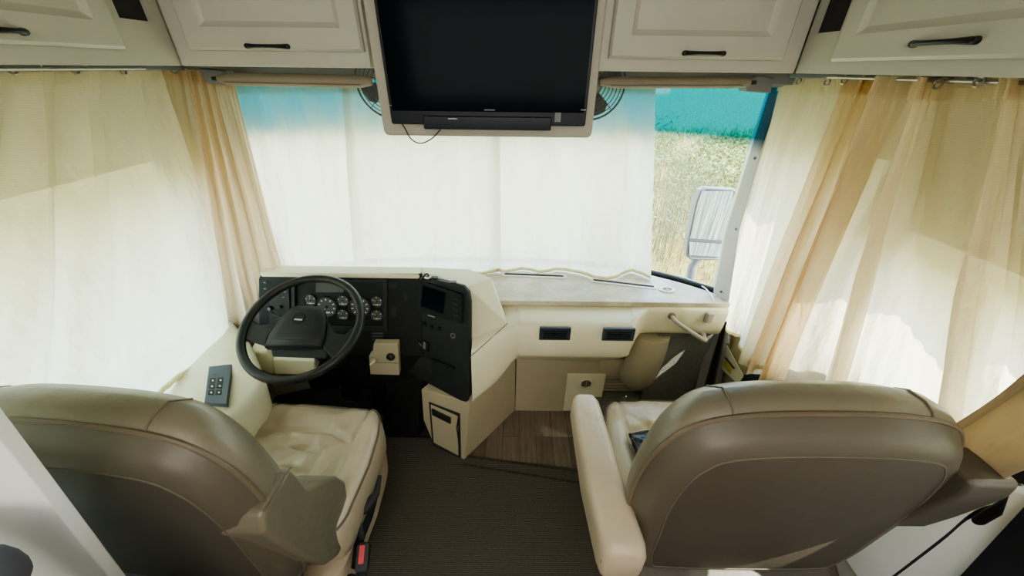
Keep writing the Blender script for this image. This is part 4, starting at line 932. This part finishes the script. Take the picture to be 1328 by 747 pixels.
for i in range(260):
    y = random.uniform(5, 7.5); x = y*random.uniform(.30, .56); h = random.uniform(1.0, 2.25)*(1-.5*max(0, (x/y-.4)/.16)); p = V((x, y, GZ)); sw_ = V((random.uniform(-.15, .15), random.uniform(-.1, .1), 0))
    pts = [p+V((0, 0, h*t))+sw_*t*t for t in (0, .5, 1)]; w = V((.005, 0, 0))
    rd.add([pts[0]-w, pts[0]+w, pts[1]+w*.8, pts[1]-w*.8, pts[2]], [(0, 1, 2, 3), (3, 2, 4)])
    for k in range(5):
        q = p+V((0, 0, h*random.uniform(.3, 1)))+sw_*.5; d = V((random.uniform(-1, 1), random.uniform(-1, 1), random.uniform(.1, 1))).normalized()*.11; s_ = d.orthogonal().normalized()*.012
        rd.add([q, q+d*.5+s_, q+d, q+d*.5-s_], [(0, 1, 2, 3)])
rd.build('reed_clump', 'reed', kind='stuff', label='tall thin reeds growing outside the right half of the windshield', category='reeds')
# side mirror on arm
sm_ = thing('side_mirror', 'tall grey side mirror on an arm outside the windshield', 'mirror', PY(905, 330, 1.88))
Ym = 1.95
mq = [(908, 246), (914, 242), (950, 244), (956, 248), (955, 262), (946, 315), (940, 333), (935, 337), (895, 336), (889, 331), (891, 312), (902, 262)]
def mp_(x, y, yy=0): return PY(x, y, Ym+yy)
cen = sum((mp_(*q) for q in mq), V((0, 0, 0)))/len(mq)
mr_ = [mp_(*q) for q in mq]
MB().loft([[cen+(p-cen)*k+V((0, d, 0)) for p in mr_] for k, d in ((.6, .09), (.93, .06), (1.0, .01), (1.0, -.008), (.95, -.012), (.94, -.004))]).build('housing', 'bracket', sm_, bevel=.002)
m, nt, out = nmat('mirror_painted_reflection'); b = nt.nodes.new('ShaderNodeBsdfPrincipled'); nt.links.new(b.outputs[0], out.inputs[0])
v = coords(nt, (40, 1, 1.2)); n1 = noise(nt, v, 3, 6)
nt.links.new(ramp(nt, n1, [(.35, (.16, .19, .20)), (.55, (.36, .41, .42)), (.7, (.62, .66, .64))]), b.inputs['Base Color']); b.inputs['Roughness'].default_value = .35; b.inputs['Metallic'].default_value = .3  # vertical grey bands paint in what the mirror reflects
M['mirror'] = m
up_q = [(911, 248), (951, 248), (950, 262), (942, 312), (895, 309), (905, 262)]; lo_q = [(894, 314), (941, 317), (934, 333), (894, 331)]
for nm, qq in (('main_glass', up_q), ('wide_angle_glass', lo_q)): MB().prism([mp_(x, y, -.014) for x, y in qq], (0, .004, 0)).build(nm, 'mirror', sm_)
MB().tube([mp_(906, 334, .02), mp_(898, 345, .02), mp_(893, 380, .0), mp_(890, 420, -.02)], .026, 12).build('arm', 'bracket', sm_)

# ------------------------------------------------------------------ light
w = bpy.data.worlds.new('sky'); S.world = w; w.use_nodes = True; nt = w.node_tree; nt.nodes.clear()
wo = nt.nodes.new('ShaderNodeOutputWorld'); bg = nt.nodes.new('ShaderNodeBackground'); nt.links.new(bg.outputs[0], wo.inputs[0])
tc = nt.nodes.new('ShaderNodeTexCoord'); sp = nt.nodes.new('ShaderNodeSeparateXYZ'); nt.links.new(tc.outputs['Generated'], sp.inputs[0])
nt.links.new(ramp(nt, sp.outputs['Z'], [(.0, (.95, .97, 1.0)), (.25, (.62, .80, 1.0)), (1, (.35, .58, .95))]), bg.inputs[0]); bg.inputs[1].default_value = 3.0
def light(kind, name, loc, rot, energy, col, **k):
    l = bpy.data.lights.new(name, kind); l.energy = energy; l.color = col
    for a, b_ in k.items(): setattr(l, a, b_)
    o = bpy.data.objects.new(name, l); COL.objects.link(o); o.location = loc; o.rotation_euler = rot; return o
sd = V((-.62, .28, -.78)).normalized()       # sun travels forward-left and down: it stands behind and right of the coach
so_ = light('SUN', 'sun', (5, -4, 8), (0, 0, 0), 5.5, (1, .95, .86), angle=radians(.6)); so_.rotation_euler = sd.to_track_quat('-Z', 'Y').to_euler()
light('AREA', 'rear_fill_light', (0, -1.45, 1.75), (radians(78), 0, 0), 7, (1, .96, .90), shape='RECTANGLE', size=1.8, size_y=.7)  # added fill behind the camera; no window is built there
light('AREA', 'top_fill_light', (0, -.6, 2.08), (0, 0, 0), 2.5, (1, .97, .92), shape='RECTANGLE', size=1.2, size_y=1.0)  # added soft fill below the ceiling, no fixture belongs to it
S.view_settings.view_transform = 'AgX'; S.view_settings.look = 'AgX - Medium High Contrast'; S.view_settings.exposure = 1.65; S.view_settings.gamma = 1
S.cycles.max_bounces = 10; S.cycles.transparent_max_bounces = 16; S.cycles.transmission_bounces = 8; S.cycles.diffuse_bounces = 6
S.cycles.use_denoising = True; S.cycles.sample_clamp_indirect = 6
